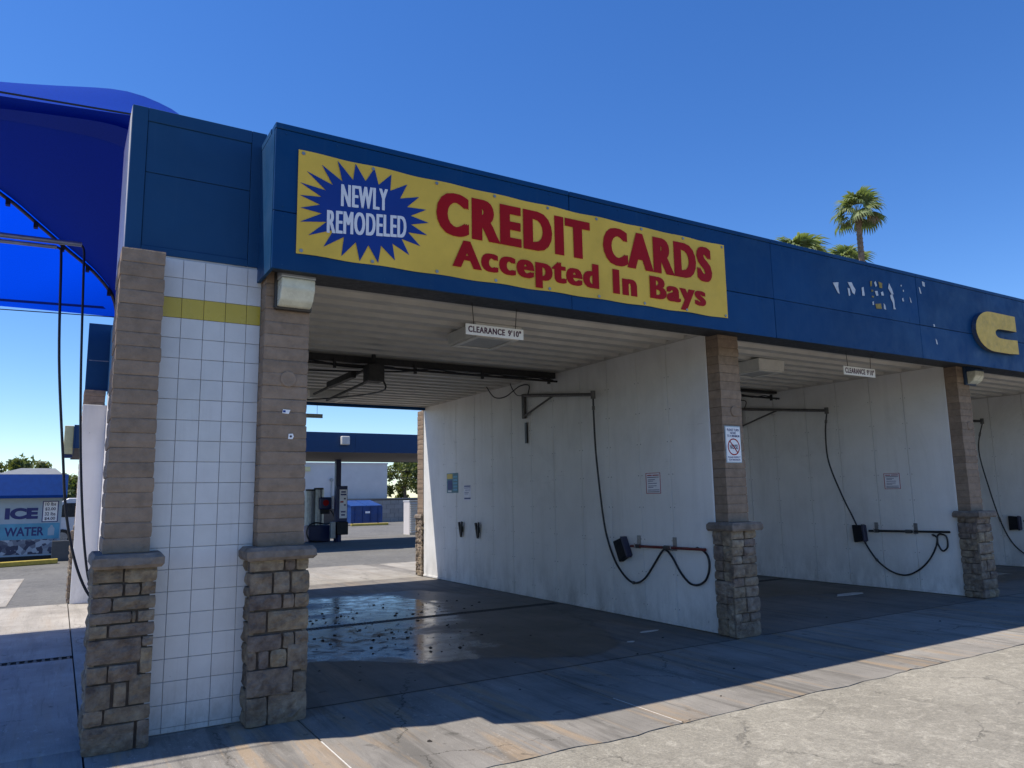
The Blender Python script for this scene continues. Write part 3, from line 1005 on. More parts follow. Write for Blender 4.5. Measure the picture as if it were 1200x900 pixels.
pillar(-0.485, -0.1, -0.245, 0.35, -0.432, -0.142, -0.15, 0.34, LEFT, rand_rows(5), None, (-0.5, -0.06, -0.31, 0.4), 3.43)
pillar(0.525, 0.955, -0.225, 0.24, 0.582, 0.928, -0.15, 0.24, COL2, rand_rows(8), rand_rows(9), (0.478, 0.99, -0.3, 0.26), 3.4, disc=(0.775, 2.54))
for i, bx in enumerate((5.78, 10.91, 16.04, 21.15)):
    pillar(bx, bx + 0.385, 0.03, 0.33, bx + 0.095, bx + 0.43, 0.156, 0.36, rand_rows(20 + i), rand_rows(30 + i), rand_rows(40 + i), (bx - 0.04, bx + 0.47, -0.02, 0.38), 3.52, disc=(bx + 0.3, 2.55))
# rear pillars (mirror of the front row)
for bx in (5.78, 10.91, 16.04, 21.15):
    pillar(bx + 0.02, bx + 0.46, 8.50, 8.78, bx + 0.06, bx + 0.43, 8.50, 8.8, rand_rows(int(bx * 7)), rand_rows(int(bx * 9)), None, (bx + 0.0, bx + 0.48, 8.5, 8.84), 3.45, back=rand_rows(int(bx * 11)))
pillar(-0.50, -0.1, 8.46, 8.86, -0.45, -0.13, 8.44, 8.86, rand_rows(61), rand_rows(62), None, (-0.47, -0.08, 8.47, 8.9), 3.52)
MB().box(-0.452, -0.10, 8.38, 8.425, 0.0, 3.26).build('rear_board', 'panel', bld, bev=0.006)

# tiled end wall
tp = MB().box(-0.15, 0.6, 0.012, 0.08, -0.02, 3.46).build('tile_wall', 'grout', bld)
TW, TH = 0.1578, 0.1547
tile_me = free_mesh(MB().box(-TW / 2 + 0.0018, TW / 2 - 0.0018, -0.004, 0.009, -TH / 2 + 0.0018, TH / 2 - 0.0018), 'tile', bev=0.0012)
tile_y = free_mesh(MB().box(-TW / 2 + 0.0016, TW / 2 - 0.0016, -0.004, 0.009, -TH / 2 + 0.0016, TH / 2 - 0.0016), 'tile_yellow', bev=0.0012)
row0 = 3.134 - TH   # bottom of the yellow course
for r_ in range(-20, 4):
    zc = row0 + TH * (r_ + 0.5)
    z0, z1 = zc - TH / 2, zc + TH / 2
    cut = max(0.0, 0.006 - z0) + max(0.0, z1 - 3.435)
    if z1 < 0.03 or cut > TH * 0.8:
        continue
    zs = 1 - cut / TH
    zc2 = (max(z0, 0.006) + min(z1, 3.435)) / 2
    for c in range(-1, 4):
        x0, x1 = c * TW, (c + 1) * TW
        x0c, x1c = max(x0, -0.139), min(x1, 0.58)
        shared('tile', tile_y if r_ == 0 else tile_me, ((x0c + x1c) / 2, 0.002, zc2), tp, rot=(U(-0.004, 0.004), 0, U(-0.004, 0.004)), scale=((x1c - x0c) / TW, 1, zs))

# end wall body (equipment strip) and dividing walls with their boards
MB().box(-0.1, 0.93, 0.25, 8.4, -0.02, 3.6).build('end_wall', 'plaster', bld)
SEAMS = [0.335, 1.03, 1.61, 2.25, 2.9, 3.62, 4.27, 4.88, 5.55, 6.21, 6.98, 7.5, 8.5]
WX = (5.845, 10.977, 16.107, 21.22)
ZW = 3.49
for i, X in enumerate(WX):
    wl = MB().box(X + 0.02, X + 0.36, 0.35, 8.49, -0.02, 3.6).build('dividing_wall', 'grey_core', bld)
    for a, b in zip(SEAMS, SEAMS[1:]):
        j = U(-0.0015, 0.0015)
        MB().box(X + j, X + 0.0199, a + 0.004, b - 0.004, 0.045, ZW, 0.0008).build('wall_panel', 'panel', wl, bev=0.002)
        MB().box(X + 0.3601, X + 0.378 + j, a + 0.004, b - 0.004, 0.045, ZW, 0.0008).build('wall_panel', 'panel', wl, bev=0.002)
    scr = MB()
    for a in SEAMS[1:-1]:
        for dy in (-0.035, 0.035):
            z = 0.2
            while z < 3.4:
                scr.disc((X + 0.001, a + dy, z), (-1, 0, 0), 0.007, 0.0045, 6)
                z += 0.41
    so = scr.build('panel_screws', 'steel', wl)
    so['kind'] = 'stuff'
    MB().box(X - 0.012, X + 0.02, 0.34, 8.49, 0.012, 0.044).build('skirting_rail', 'panel', wl, bev=0.002)
    MB().box(X - 0.012, X + 0.02, 0.34, 8.49, ZW + 0.001, ZW + 0.045).build('top_trim', 'deck', wl, bev=0.002)
    MB().box(X - 0.006, X + 0.02, 8.492, 8.505, 0.0, 3.5).build('edge_trim', 'bronze', wl)
    if i == 3:
        continue
# bay 1 left lining
a0 = MB().box(0.9305, 0.95, 0.26, 8.4, 0.04, ZW).build('wall_panel', 'panel', bld)

# corrugated ceiling deck, sheets laid along y
prof = [(0.0, 0.0), (0.135, 0.0), (0.16, 0.05), (0.295, 0.05), (0.32, 0.0)]
PIT = 0.32
ZD = 3.50
SPAN = [(0.93, 5.87), (6.205, 11.0), (11.335, 16.13), (16.465, 21.25)]
for i, (xa, xb) in enumerate(SPAN):
    dk = MB().box(xa + 0.002, xb - 0.002, 0.40, 8.40, 3.62, 3.66).build('ceiling_deck', 'deck', bld)
    y = 0.36
    while y < 8.4:
        mb = MB()
        ye = min(y + PIT * 3, 8.41)
        pts = []
        yy = y
        while yy < ye - 0.01:
            for a, z in prof[:-1]:
                if yy + a <= ye + 0.001:
                    pts.append((yy + a, ZD + z))
            yy += PIT
        pts.append((ye, ZD))
        for (ya, za), (yb_, zb) in zip(pts, pts[1:]):
            mb.quad((xa, ya, za), (xb, ya, za), (xb, yb_, zb), (xa, yb_, zb))
        for (ya, za), (yb_, zb) in zip(pts, pts[1:]):
            mb.quad((xa, ya, za + 0.004), (xb, ya, za + 0.004), (xb, yb_, zb + 0.004), (xa, yb_, zb + 0.004))
        o = mb.build('deck_sheet', 'deck', dk)
        y += PIT * 3
# roof slab, and the fascia all round
MB().box(0.6, 21.9, -0.33, 8.415, 3.68, 3.9).build('roof', 'roof_grey', bld)
MB().box(-0.08, 0.599, 0.95, 8.41, 3.68, 3.9).build('roof', 'roof_grey', bld)
MB().box(0.6, 21.9, -0.33, 0.30, 3.46, 3.67).build('eave_beam', 'fascia_dark', bld)

fb = MB().box(0.57, 21.9, -0.445, -0.36, 3.345, 4.47).build('front_fascia', 'fascia_dark', bld)
FX = [0.545, 3.307, 6.152, 9.045, 11.90, 14.76, 17.62, 20.48, 21.9]
for a, b in zip(FX, FX[1:]):
    for z0, z1 in ((3.325, 3.776), (3.782, 4.44)):
        MB().box(a + 0.003, b - 0.003, -0.47 + U(-0.002, 0.002), -0.4455, z0, z1, 0.0012).build('fascia_panel', 'fascia', fb, bev=0.003)
    MB().box(a + 0.002, b - 0.002, -0.478, -0.35, 4.443, 4.488).build('coping', 'fascia', fb, bev=0.004)
MB().box(0.545, 0.5695, -0.4445, 0.20, 3.325, 4.44).build('end_return', 'fascia_side', fb)
MB().box(0.543, 0.57, -0.34, 0.22, 4.4431, 4.487).build('return_coping', 'fascia_side', fb)
MB().box(0.572, 21.9, -0.4425, -0.34, 3.335, 3.344).build('drip_edge', 'fascia_dark', fb)

sf = MB().box(-0.39, 0.535, 0.022, 0.9, 3.42, 4.58).build('corner_fascia', 'fascia_dark', bld)
MB().box(-0.408, -0.30, 0.0, 0.021, 3.452, 4.606).build('fascia_trim', 'fascia_side', sf, bev=0.003)
MB().box(0.47, 0.588, 0.0, 0.021, 3.452, 4.606).build('fascia_trim', 'fascia_side', sf, bev=0.003)
MB().box(-0.299, 0.469, 0.0, 0.021, 4.50, 4.606).build('fascia_trim', 'fascia_side', sf, bev=0.003)
MB().box(-0.299, 0.469, 0.0, 0.021, 3.452, 3.51).build('fascia_trim', 'fascia_side', sf, bev=0.003)
MB().box(-0.297, 0.467, 0.009, 0.0215, 3.512, 4.088).build('fascia_panel', 'fascia_side', sf, bev=0.002)
MB().box(-0.297, 0.467, 0.009, 0.0215, 4.093, 4.498).build('fascia_panel', 'fascia_side', sf, bev=0.002)
MB().box(-0.41, -0.391, 0.0222, 0.9, 3.452, 4.606).build('return_panel', 'white_metal', sf)  # off-white on a blue fascia: its sunlit edge is put into the colour
# left edge and rear fascia
MB().box(-0.105, -0.09, 0.905, 8.46, 3.45, 4.58).build('left_fascia', 'fascia_side', bld)
rf = MB().box(-0.06, 21.9, 8.42, 8.48, 3.44, 4.50).build('rear_fascia', 'fascia', bld)
MB().box(-0.44, -0.07, 8.5, 8.60, 3.525, 4.69).build('rear_corner_fascia', 'fascia_side', bld, bev=0.003)
MB().box(-0.41, -0.11, 8.43, 8.436, 4.02, 4.035).build('conduit', 'steel', bld)
mb = MB()
x = 0.62
while x < 21.8:
    for z in (3.36, 3.74, 3.82, 4.41):
        mb.disc((x + U(-0.01, 0.01), -0.4715, z), (0, -1, 0), 0.006, 0.003, 6)
    x += 0.41
sh = mb.build('screw_heads', 'fascia_side', fb)
sh['kind'] = 'stuff'
# torn remains of painted letters on the fascia
REM = [[(7.246, 4.118), (7.358, 4.138), (7.345, 4.08), (7.361, 3.99), (7.33, 4.0), (7.27, 4.085)],
       [(7.541, 4.163), (7.622, 4.174), (7.655, 4.12), (7.69, 4.087), (7.66, 4.02), (7.62, 4.04), (7.59, 4.1)],
       [(7.53, 4.09), (7.57, 4.085), (7.575, 4.0), (7.545, 3.985)], [(7.82, 4.13), (7.86, 4.145), (7.87, 4.03), (7.82, 4.025)],
       [(8.095, 4.235), (8.13, 4.26), (8.15, 4.20), (8.12, 4.18)], [(8.39, 4.20), (8.42, 4.27), (8.47, 4.20), (8.50, 4.13), (8.46, 4.12), (8.42, 4.16)],
       [(8.09, 4.12), (8.15, 4.13), (8.16, 4.07), (8.12, 4.06)], [(8.22, 4.12), (8.27, 4.14), (8.28, 4.085), (8.23, 4.08)],
       [(8.42, 4.11), (8.47, 4.13), (8.5, 4.05), (8.5, 3.96), (8.52, 3.93), (8.47, 3.925), (8.465, 4.01), (8.43, 4.06)],
       [(8.02, 3.97), (8.05, 3.98), (8.05, 3.935), (8.02, 3.93)], [(8.26, 3.98), (8.29, 3.96), (8.30, 3.90), (8.255, 3.905)],
       [(9.19, 4.40), (9.25, 4.39), (9.25, 4.33), (9.20, 4.335)], [(9.10, 4.31), (9.125, 4.30), (9.15, 4.22), (9.12, 4.22)],
       [(8.68, 4.09), (8.71, 4.11), (8.72, 4.06), (8.69, 4.06)], [(8.72, 4.22), (8.74, 4.22), (8.74, 4.195), (8.72, 4.195)],
       [(8.86, 4.14), (8.88, 4.12), (8.90, 4.06), (8.87, 4.07)], [(8.68, 4.28), (8.70, 4.285), (8.70, 4.262), (8.68, 4.262)], [(9.36, 3.82), (9.39, 3.82), (9.40, 3.79), (9.37, 3.785)], [(9.38, 3.62), (9.41, 3.6), (9.42, 3.54), (9.39, 3.55)]]
for poly in REM:
    MB().prism([(x, -0.4735, z) for x, z in poly], (0, -0.0015, 0)).build('peeled_patch', 'remnant', fb)
for poly in ([(8.01, 4.24), (8.05, 4.25), (8.04, 4.18), (8.01, 4.17)], [(8.19, 4.26), (8.27, 4.25), (8.26, 4.18), (8.20, 4.18)], [(8.02, 4.13), (8.06, 4.13), (8.06, 4.11), (8.02, 4.1)], [(8.02, 4.05), (8.06, 4.05), (8.06, 4.03), (8.02, 4.03)], [(8.08, 3.95), (8.2, 3.97), (8.21, 3.90), (8.09, 3.89)]):
    MB().prism([(x, -0.4735, z) for x, z in poly], (0, -0.0015, 0)).build('peeled_patch', 'remnant_yellow', fb)
# overhead service channel across each bay ceiling
for i, (a, b) in enumerate(BX):
    ch = MB().box(a + 0.01, b - 0.01, 3.48, 3.58, 3.405 if i == 0 else 3.45, 3.496).build('service_channel', 'darksteel', bld)
    MB().tube([(a + 0.01, 3.44, 3.36), (b - 0.01, 3.44, 3.352)], 0.018, 6).build('pipe', 'darksteel', ch)
    mb = MB()
    pts = [(a + 0.05, 3.42, 3.40)]
    k = 14
    for q in range(1, k + 1):
        x = a + (b - a - 0.1) * q / k
        pts.append((x, 3.42 + U(-0.02, 0.02), 3.36 + U(-0.035, 0.03)))
    mb.tube(smooth_path(pts, 4), 0.011, 5)
    mb.build('cable', 'rubber', ch)
    for q in range(5):
        x = a + 0.3 + (b - a - 0.6) * q / 4 + U(-0.15, 0.15)
        MB().box(x, x + 0.035, 3.435, 3.475, 3.31, 3.42).build('pipe_clamp', 'darksteel', ch)
    if i == 0:
        MB().tube(smooth_path([(a, 4.55, 3.47), (2.0, 4.6, 3.45), (3.4, 4.2, 3.45), (3.6, 3.5, 3.4)], 5), 0.012, 5).build('cable', 'rubber', ch)

# ------------------------------------------------------------------ overhead swing boom in the first bay
t = thing('ceiling_swing_boom', (2.74, 2.75, 3.35), 'dark swivel box with two folded hose arms under the first bay ceiling', 'hose boom')
MB().box(2.66, 2.88, 3.18, 3.40, 3.13, 3.36).build('swivel_box', 'darksteel', t, bev=0.008)
MB().tube([(2.77, 3.3, 3.36), (2.77, 3.3, 3.5)], 0.03, 8).build('hanger', 'darksteel', t)
MB().tube([(2.70, 3.4, 3.31), (2.62, 5.5, 3.24)], 0.02, 7).build('arm', 'darksteel', t)
MB().tube([(2.82, 3.4, 3.20), (2.84, 5.55, 3.16)], 0.02, 7).build('arm', 'darksteel', t)
MB().box(2.60, 2.67, 3.7, 4.8, 3.24, 3.33).build('arm_sleeve', 'darksteel', t)
MB().tube(smooth_path([(2.87, 3.2, 3.14), (2.9, 3.3, 3.02), (2.85, 4.6, 3.1), (2.4, 5.55, 3.15), (1.6, 5.6, 3.2), (0.96, 5.6, 3.22)], 5), 0.012, 6).build('hose', 'rubber', t)

# ------------------------------------------------------------------ banner
bn = thing('banner', (3.05, -0.48, 3.46), 'yellow vinyl banner reading NEWLY REMODELED CREDIT CARDS Accepted In Bays on the blue fascia', 'banner')
mb = MB()
NX, NZ = 60, 8
def banner_pt(a, c):
    x = 0.724 + (5.374 - 0.724) * a
    z0 = 3.461
    z1 = 4.30 - 0.02 * a
    z = z0 + (z1 - z0) * c
    sag = 0.004 * math.sin(a * 52) if c in (0, 1) else 0
    return (x, -0.4805 - 0.0035 * math.sin(a * 37 + c * 2.4) * (0.3 + abs(c - 0.5)), z + sag)
for j in range(NZ + 1):
    for i in range(NX + 1):
        mb.v.append(banner_pt(i / NX, j / NZ))
for j in range(NZ):
    for i in range(NX):
        a = j * (NX + 1) + i
        mb.f.append((a, a + 1, a + NX + 2, a + NX + 1))
nv = len(mb.v)
mb.v += [(x, y + 0.002, z) for x, y, z in mb.v]
mb.f += [tuple(k + nv for k in reversed(f)) for f in list(mb.f)]
mb.build('vinyl_sheet', 'banner', bn, smooth=True)
burst_o = [(1.034, 4.276), (1.182, 4.284), (1.343, 4.281), (1.491, 4.258), (1.633, 4.201), (1.742, 4.112), (1.807, 4.012), (1.829, 3.9), (1.816, 3.788), (1.752, 3.682), (1.653, 3.589), (1.527, 3.524), (1.382, 3.48), (1.227, 3.473), (1.077, 3.491), (0.933, 3.544), (0.813, 3.617), (0.748, 3.716), (0.748, 3.828), (0.741, 3.929), (0.74, 4.032), (0.79, 4.135), (0.907, 4.214)]
bc = (1.285, 3.885)
pts = []
for i, p in enumerate(burst_o):
    q = burst_o[(i + 1) % len(burst_o)]
    pts.append((p[0], -0.4855, p[1]))
    m_ = ((p[0] + q[0]) / 2, (p[1] + q[1]) / 2)
    ang = math.atan2((m_[1] - bc[1]) / 0.40, (m_[0] - bc[0]) / 0.54)
    pts.append((bc[0] + 0.385 * math.cos(ang), -0.4855, bc[1] + 0.268 * math.sin(ang)))
mb = MB()
n0 = len(mb.v)
mb.v.append((bc[0], -0.4855, bc[1]))
mb.v += pts
for i in range(len(pts)):
    mb.f.append((0, 1 + i, 1 + (i + 1) % len(pts)))
mb.build('starburst_print', 'print_blue', bn)
fp = fplane(-0.4885)
heavy('NEWLY', -0.4885, (1.065, 1.46, 3.90, 4.085), 'print_white', bn, 0.0, 0.0065, space=1.12, skew=0.035)
heavy('REMODELED', -0.4885, (0.955, 1.625, 3.66, 3.85), 'print_white', bn, 0.0, 0.0065, space=1.12, skew=0.07)
fp = fplane(-0.4865)
heavy('CREDIT', -0.4865, (1.9, 3.535, 3.825, 4.212), 'print_red', bn, 0.034, 0.019, space=1.22)
heavy('CARDS', -0.4865, (3.69, 5.165, 3.825, 4.212), 'print_red', bn, 0.034, 0.019, space=1.22)
heavy('Accepted', -0.4865, (2.05, 3.625, 3.48, 3.80), 'print_red', bn, 0.018, 0.017, space=1.16)
heavy('In', -0.4865, (3.795, 4.10, 3.54, 3.785), 'print_red', bn, 0.018, 0.017, space=1.16)
heavy('Bays', -0.4865, (4.27, 5.05, 3.48, 3.785), 'print_red', bn, 0.018, 0.017, space=1.16)
for i in range(9):
    a = 0.008 + 0.984 * i / 8
    for c in (0.03, 0.97):
        p = banner_pt(a, c)
        MB().disc((p[0], -0.484, p[2]), (0, -1, 0), 0.014, 0.004, 10).build('grommet', 'steel', bn)

# ------------------------------------------------------------------ yellow letter C on the fascia
lt = thing('channel_letter', (10.95, -0.52, 3.55), 'raised weathered yellow letter C fixed on the blue fascia', 'sign letter')
def arc(cx, cz, rx_, rz, a0, a1, n):
    return [(cx + rx_ * math.cos(a0 + (a1 - a0) * i / n), cz + rz * math.sin(a0 + (a1 - a0) * i / n)) for i in range(n + 1)]
out = [(11.465, 4.14), (11.2, 4.14)] + arc(10.78, 3.845, 0.45, 0.295, math.pi / 2, math.pi * 1.5, 14) + [(11.2, 3.55), (11.465, 3.565), (11.465, 3.775), (11.15, 3.762)] + list(reversed(arc(10.98, 3.832, 0.13, 0.068, math.pi / 2, math.pi * 1.5, 8))) + [(11.15, 3.905), (11.465, 3.905)]
MB().prism([(x, -0.475, z) for x, z in out], (0, -0.06, 0)).build('letter_body', 'letter_side', lt)
v_ = MB()
inner = [(x, -0.536, z) for x, z in out]
v_.prism(inner, (0, -0.004, 0)).build('letter_face', 'letter', lt)

# ------------------------------------------------------------------ wall lamps, ceiling lights
def wall_lamp(x, yb, z, label, hood='lamp_grey', w=0.27, h=0.3):
    t = thing('wall_lamp', (x, yb, z), label, 'wall light', 'wall lamps on the front pillars')
    MB().box(x - w / 2 - 0.012, x + w / 2 + 0.012, yb - 0.05, yb - 0.002, z - h / 2 - 0.015, z + h / 2 + 0.01).build('back_plate', 'bronze' if hood == 'lamp_grey' else hood, t, bev=0.012, segs=2)
    pr = [(yb - 0.051, z + h * 0.5), (yb - 0.13, z + h * 0.47), (yb - 0.19, z + h * 0.30), (yb - 0.195, z + h * 0.2), (yb - 0.051, z + h * 0.2)]
    MB().prism([(x - w / 2, a, b) for a, b in pr], (w, 0, 0)).build('hood', hood, t, bev=0.008, segs=2)
    pr = [(yb - 0.051, z + h * 0.198), (yb - 0.19, z + h * 0.198), (yb - 0.185, z - h * 0.1), (yb - 0.14, z - h * 0.36), (yb - 0.09, z - h * 0.48), (yb - 0.051, z - h * 0.5)]
    MB().prism([(x - w / 2 + 0.004, a, b) for a, b in pr], (w - 0.008, 0, 0)).build('lens', 'lens', t, bev=0.012, segs=2, smooth=False)
    return t
wall_lamp(0.79, -0.15, 3.25, 'boxy wall lamp with frosted lens on the second pillar beside the white tiles')
wall_lamp(11.32, 0.156, 3.33, 'wall lamp with navy hood on the pillar between second and third bay', hood='navy_hood', w=0.26, h=0.27)

def ceiling_light(x0, x1, y0, y1, zb, label):
    t = thing('ceiling_light', ((x0 + x1) / 2, (y0 + y1) / 2, zb), label, 'ceiling light', 'ceiling lights in the wash bays')
    zt = ZD - 0.001
    i = 0.05
    mb = MB()
    n = 0
    mb.v += [(x0, y0, zt), (x1, y0, zt), (x1, y1, zt), (x0, y1, zt), (x0 + 0.01, y0 + 0.01, zb), (x1 - 0.01, y0 + 0.01, zb), (x1 - 0.01, y1 - 0.01, zb), (x0 + 0.01, y1 - 0.01, zb)]
    mb.f += [(3, 2, 1, 0), (4, 5, 6, 7)] + [(a, (a + 1) % 4, 4 + (a + 1) % 4, 4 + a) for a in range(4)]
    mb.build('housing', 'white_metal', t, bev=0.006)
    fr = MB()
    fr.box(x0 + 0.03, x1 - 0.03, y0 + 0.03, y0 + 0.09, zb - 0.018, zb - 0.001)
    fr.box(x0 + 0.03, x1 - 0.03, y1 - 0.09, y1 - 0.03, zb - 0.018, zb - 0.001)
    fr.box(x0 + 0.03, x0 + 0.09, y0 + 0.091, y1 - 0.091, zb - 0.018, zb - 0.001)
    fr.box(x1 - 0.09, x1 - 0.03, y0 + 0.091, y1 - 0.091, zb - 0.018, zb - 0.001)
    fr.build('door_frame', 'white_metal', t)
    MB().box(x0 + 0.091, x1 - 0.091, y0 + 0.091, y1 - 0.091, zb - 0.008, zb - 0.001).build('lens', 'lens_dull', t)
    return t
ceiling_light(3.08, 3.68, 1.02, 1.72, 3.36, 'boxy ceiling light fixture behind the clearance sign of the first bay')
ceiling_light(2.9, 3.6, 6.75, 7.35, 3.38, 'boxy ceiling light fixture at the rear of the first bay')
ceiling_light(7.75, 8.3, 1.15, 1.8, 3.34, 'boxy ceiling light fixture in the second bay beside its clearance sign')

# ------------------------------------------------------------------ clearance signs
def clearance(x0, x1, y, z0, z1, label, tilt=0.0):
    t = thing('clearance_sign', ((x0 + x1) / 2, y, z0), label, 'sign', 'clearance signs hung in the bay openings')
    MB().box(x0, x1, y, y + 0.012, z0, z1).build('sign_board', 'sign_white', t, bev=0.003)
    heavy('CLEARANCE', y - 0.0015, (x0 + 0.025, x0 + 0.44 * (x1 - x0) / 0.66, z0 + 0.024, z1 - 0.022), 'print_clear', t, 0.022, 0.0014, space=1.12)
    heavy("9'10\"", y - 0.0015, (x0 + 0.475 * (x1 - x0) / 0.66, x1 - 0.03, z0 + 0.024, z1 - 0.022), 'print_clear', t, 0.022, 0.0014, space=1.12)
    for a in (0.14, 0.86):
        x = x0 + (x1 - x0) * a
        MB().tube([(x, y + 0.006, z1 - 0.012), (x + (0.02 if a > 0.5 else -0.03), y + 0.0, 3.55)], 0.004, 5).build('hanger_wire', 'darksteel', t)
    return t
clearance(2.533, 3.185, 0.2, 3.145, 3.253, "white hanging sign reading CLEARANCE 9'10\" in the first bay opening")
clearance(8.30, 9.0, 0.2, 3.155, 3.275, "white hanging sign reading CLEARANCE 9'10\" in the second bay opening")
rs_ = thing('rear_hanging_sign', (3.3, 8.4, 3.18), 'grey back of a hanging sign at the rear end of the first bay', 'sign')
MB().box(2.98, 3.64, 8.4, 8.412, 3.185, 3.265).build('sign_board', 'grey_tank', rs_)
for x in (3.08, 3.53):
    MB().tube([(x, 8.406, 3.25), (x, 8.406, 3.55)], 0.004, 5).build('hanger_wire', 'darksteel', rs_)

# ------------------------------------------------------------------ wall booms, brushes, notices on the white walls
def wall_boom(X, label, hosepts, loop=None):
    t = thing('hose_boom', (X, 4.42, 3.05), label, 'hose boom', 'swing booms with hoses on the white walls')
    MB().box(X - 0.05, X - 0.004, 4.38, 4.46, 2.87, 3.28).build('wall_bracket', 'rust', t, bev=0.004)
    if loop:
        MB().box(X - 0.03, X - 0.004, 4.35, 4.41, 2.46, 2.80).build('cable_cover', 'rubber', t, bev=0.004)
    MB().tube([(X - 0.03, 4.38, 3.25), (X - 0.2, 2.30, 2.995)], 0.026, 8).build('arm', 'rust', t)
    MB().tube([(X - 0.05, 4.40, 2.90), (X - 0.105, 3.44, 3.125)], 0.016, 7).build('brace', 'rust', t)
    MB().tube([(X - 0.2, 2.31, 2.94), (X - 0.2, 2.31, 3.05)], 0.035, 10).build('swivel', 'rust', t)
    pts = [(X - d, y, z) for d, y, z in hosepts]
    hp = smooth_path(pts, 7)
    MB().tube(hp, 0.0135, 8).build('hose', 'rubber', t, smooth=True)
    for k in (3, len(hp) // 3, len(hp) - 4):
        MB().tube([hp[k], hp[k + 1]], 0.021, 8).build('hose_coupling', 'rust', t)
    feed = [(X - 0.03, 4.30, 3.24), (X - 0.03, 4.25, 3.40), (X - 0.06, 4.5, 3.42), (X - 0.15, 4.8, 3.28), (X - 0.2, 5.1, 3.30), (X - 0.3, 5.2, 3.49)]
    MB().tube(smooth_path(feed, 6), 0.010, 6).build('feed_hose', 'rubber', t)
    feed = [(X - 0.03, 4.30, 3.26), (X - 0.06, 4.55, 3.27), (X - 0.1, 4.65, 3.38), (X - 0.12, 4.7, 3.49)]
    MB().tube(smooth_path(feed, 6), 0.008, 6).build('feed_hose', 'rubber', t)
    return t
H1 = [(0.2, 2.31, 2.95), (0.19, 2.32, 2.6), (0.14, 2.36, 2.1), (0.08, 2.33, 1.3), (0.05, 2.27, 0.95), (0.04, 2.13, 0.68), (0.04, 1.92, 0.50), (0.04, 1.75, 0.455), (0.04, 1.56, 0.53), (0.04, 1.37, 0.72), (0.05, 1.2, 0.89), (0.06, 1.11, 0.905), (0.05, 1.02, 0.82), (0.04, 0.9, 0.65), (0.04, 0.76, 0.54), (0.04, 0.62, 0.53), (0.04, 0.49, 0.60), (0.04, 0.425, 0.74), (0.04, 0.44, 0.87), (0.04, 0.53, 0.94), (0.04, 0.63, 0.95)]
H2 = [(0.2, 2.31, 2.95), (0.18, 2.38, 2.6), (0.13, 2.40, 2.1), (0.08, 2.22, 1.5), (0.06, 2.07, 1.15), (0.05, 1.96, 0.88), (0.04, 1.83, 0.62), (0.04, 1.67, 0.42), (0.04, 1.45, 0.28), (0.04, 1.22, 0.25), (0.04, 1.0, 0.35), (0.04, 0.82, 0.52), (0.04, 0.7, 0.72), (0.05, 0.655, 0.88), (0.05, 0.6, 0.91), (0.05, 0.52, 0.87), (0.05, 0.52, 0.72), (0.05, 0.6, 0.66), (0.05, 0.66, 0.76), (0.05, 0.67, 0.86), (0.05, 0.74, 0.9)]
H3 = [(0.2, 2.31, 2.95), (0.18, 2.45, 2.4), (0.12, 2.36, 1.6), (0.06, 2.2, 0.8), (0.05, 1.95, 0.35), (0.05, 1.5, 0.15), (0.05, 1.0, 0.4), (0.05, 0.7, 0.8), (0.05, 0.75, 0.9)]
wall_boom(5.845, 'swing boom with long black hose looping down the first white wall', H1, True)
wall_boom(10.977, 'swing boom with long black hose sagging on the second white wall', H2)
wall_boom(16.107, 'swing boom with black hose partly hidden on the third white wall', H3)

def foam_brush(X, label, pole, tilt, dark):
    t = thing('foam_brush', (X, 1.4, 0.93), label, 'brush', 'foam brushes hung on the bay walls')
    MB().tube([(X - 0.05, 1.80, 0.925), (X - 0.05, 1.68, 0.93), (X - 0.05, 0.46, 0.945)], 0.017, 8).build('handle', pole, t)
    MB().tube([(X - 0.05, 1.70, 0.93), (X - 0.05, 1.62, 0.93)], 0.026, 8).build('ferrule', 'rust', t)
    MB().tube([(X - 0.05, 1.16, 0.935), (X - 0.05, 1.06, 0.936)], 0.028, 8).build('grip', 'rust', t)
    # head: bristle block and back plate, tilted
    def rot(p, a, c):
        y, z = p[0] - c[0], p[1] - c[1]
        return (c[0] + y * math.cos(a) - z * math.sin(a), c[1] + y * math.sin(a) + z * math.cos(a))
    c = (1.97, 0.88)
    pts = [rot(p, tilt, c) for p in ((c[0] + 0.1, c[1] - 0.145), (c[0] + 0.1, c[1] + 0.145), (c[0] - 0.07, c[1] + 0.13), (c[0] - 0.07, c[1] - 0.13))]
    MB().prism([(X - 0.012, y, z) for y, z in pts], (-0.09, 0, 0)).build('bristle', 'bristle', t, bev=0.01)
    pts = [rot(p, tilt, c) for p in ((c[0] - 0.072, c[1] - 0.15), (c[0] - 0.072, c[1] + 0.15), (c[0] - 0.115, c[1] + 0.13), (c[0] - 0.115, c[1] - 0.13))]
    MB().prism([(X - 0.01, y, z) for y, z in pts], (-0.095, 0, 0)).build('brush_back', 'print_dark', t, bev=0.008)
    return t
foam_brush(5.845, 'tilted black foam brush on a red pole at the first white wall', 'red', math.radians(-24), 0)
foam_brush(10.977, 'black foam brush on a dark pole at the second white wall', 'darksteel', math.radians(-4), 0)
foam_brush(16.107, 'black foam brush on the third white wall, beyond the second and third bay pillar', 'darksteel', 0, 0)
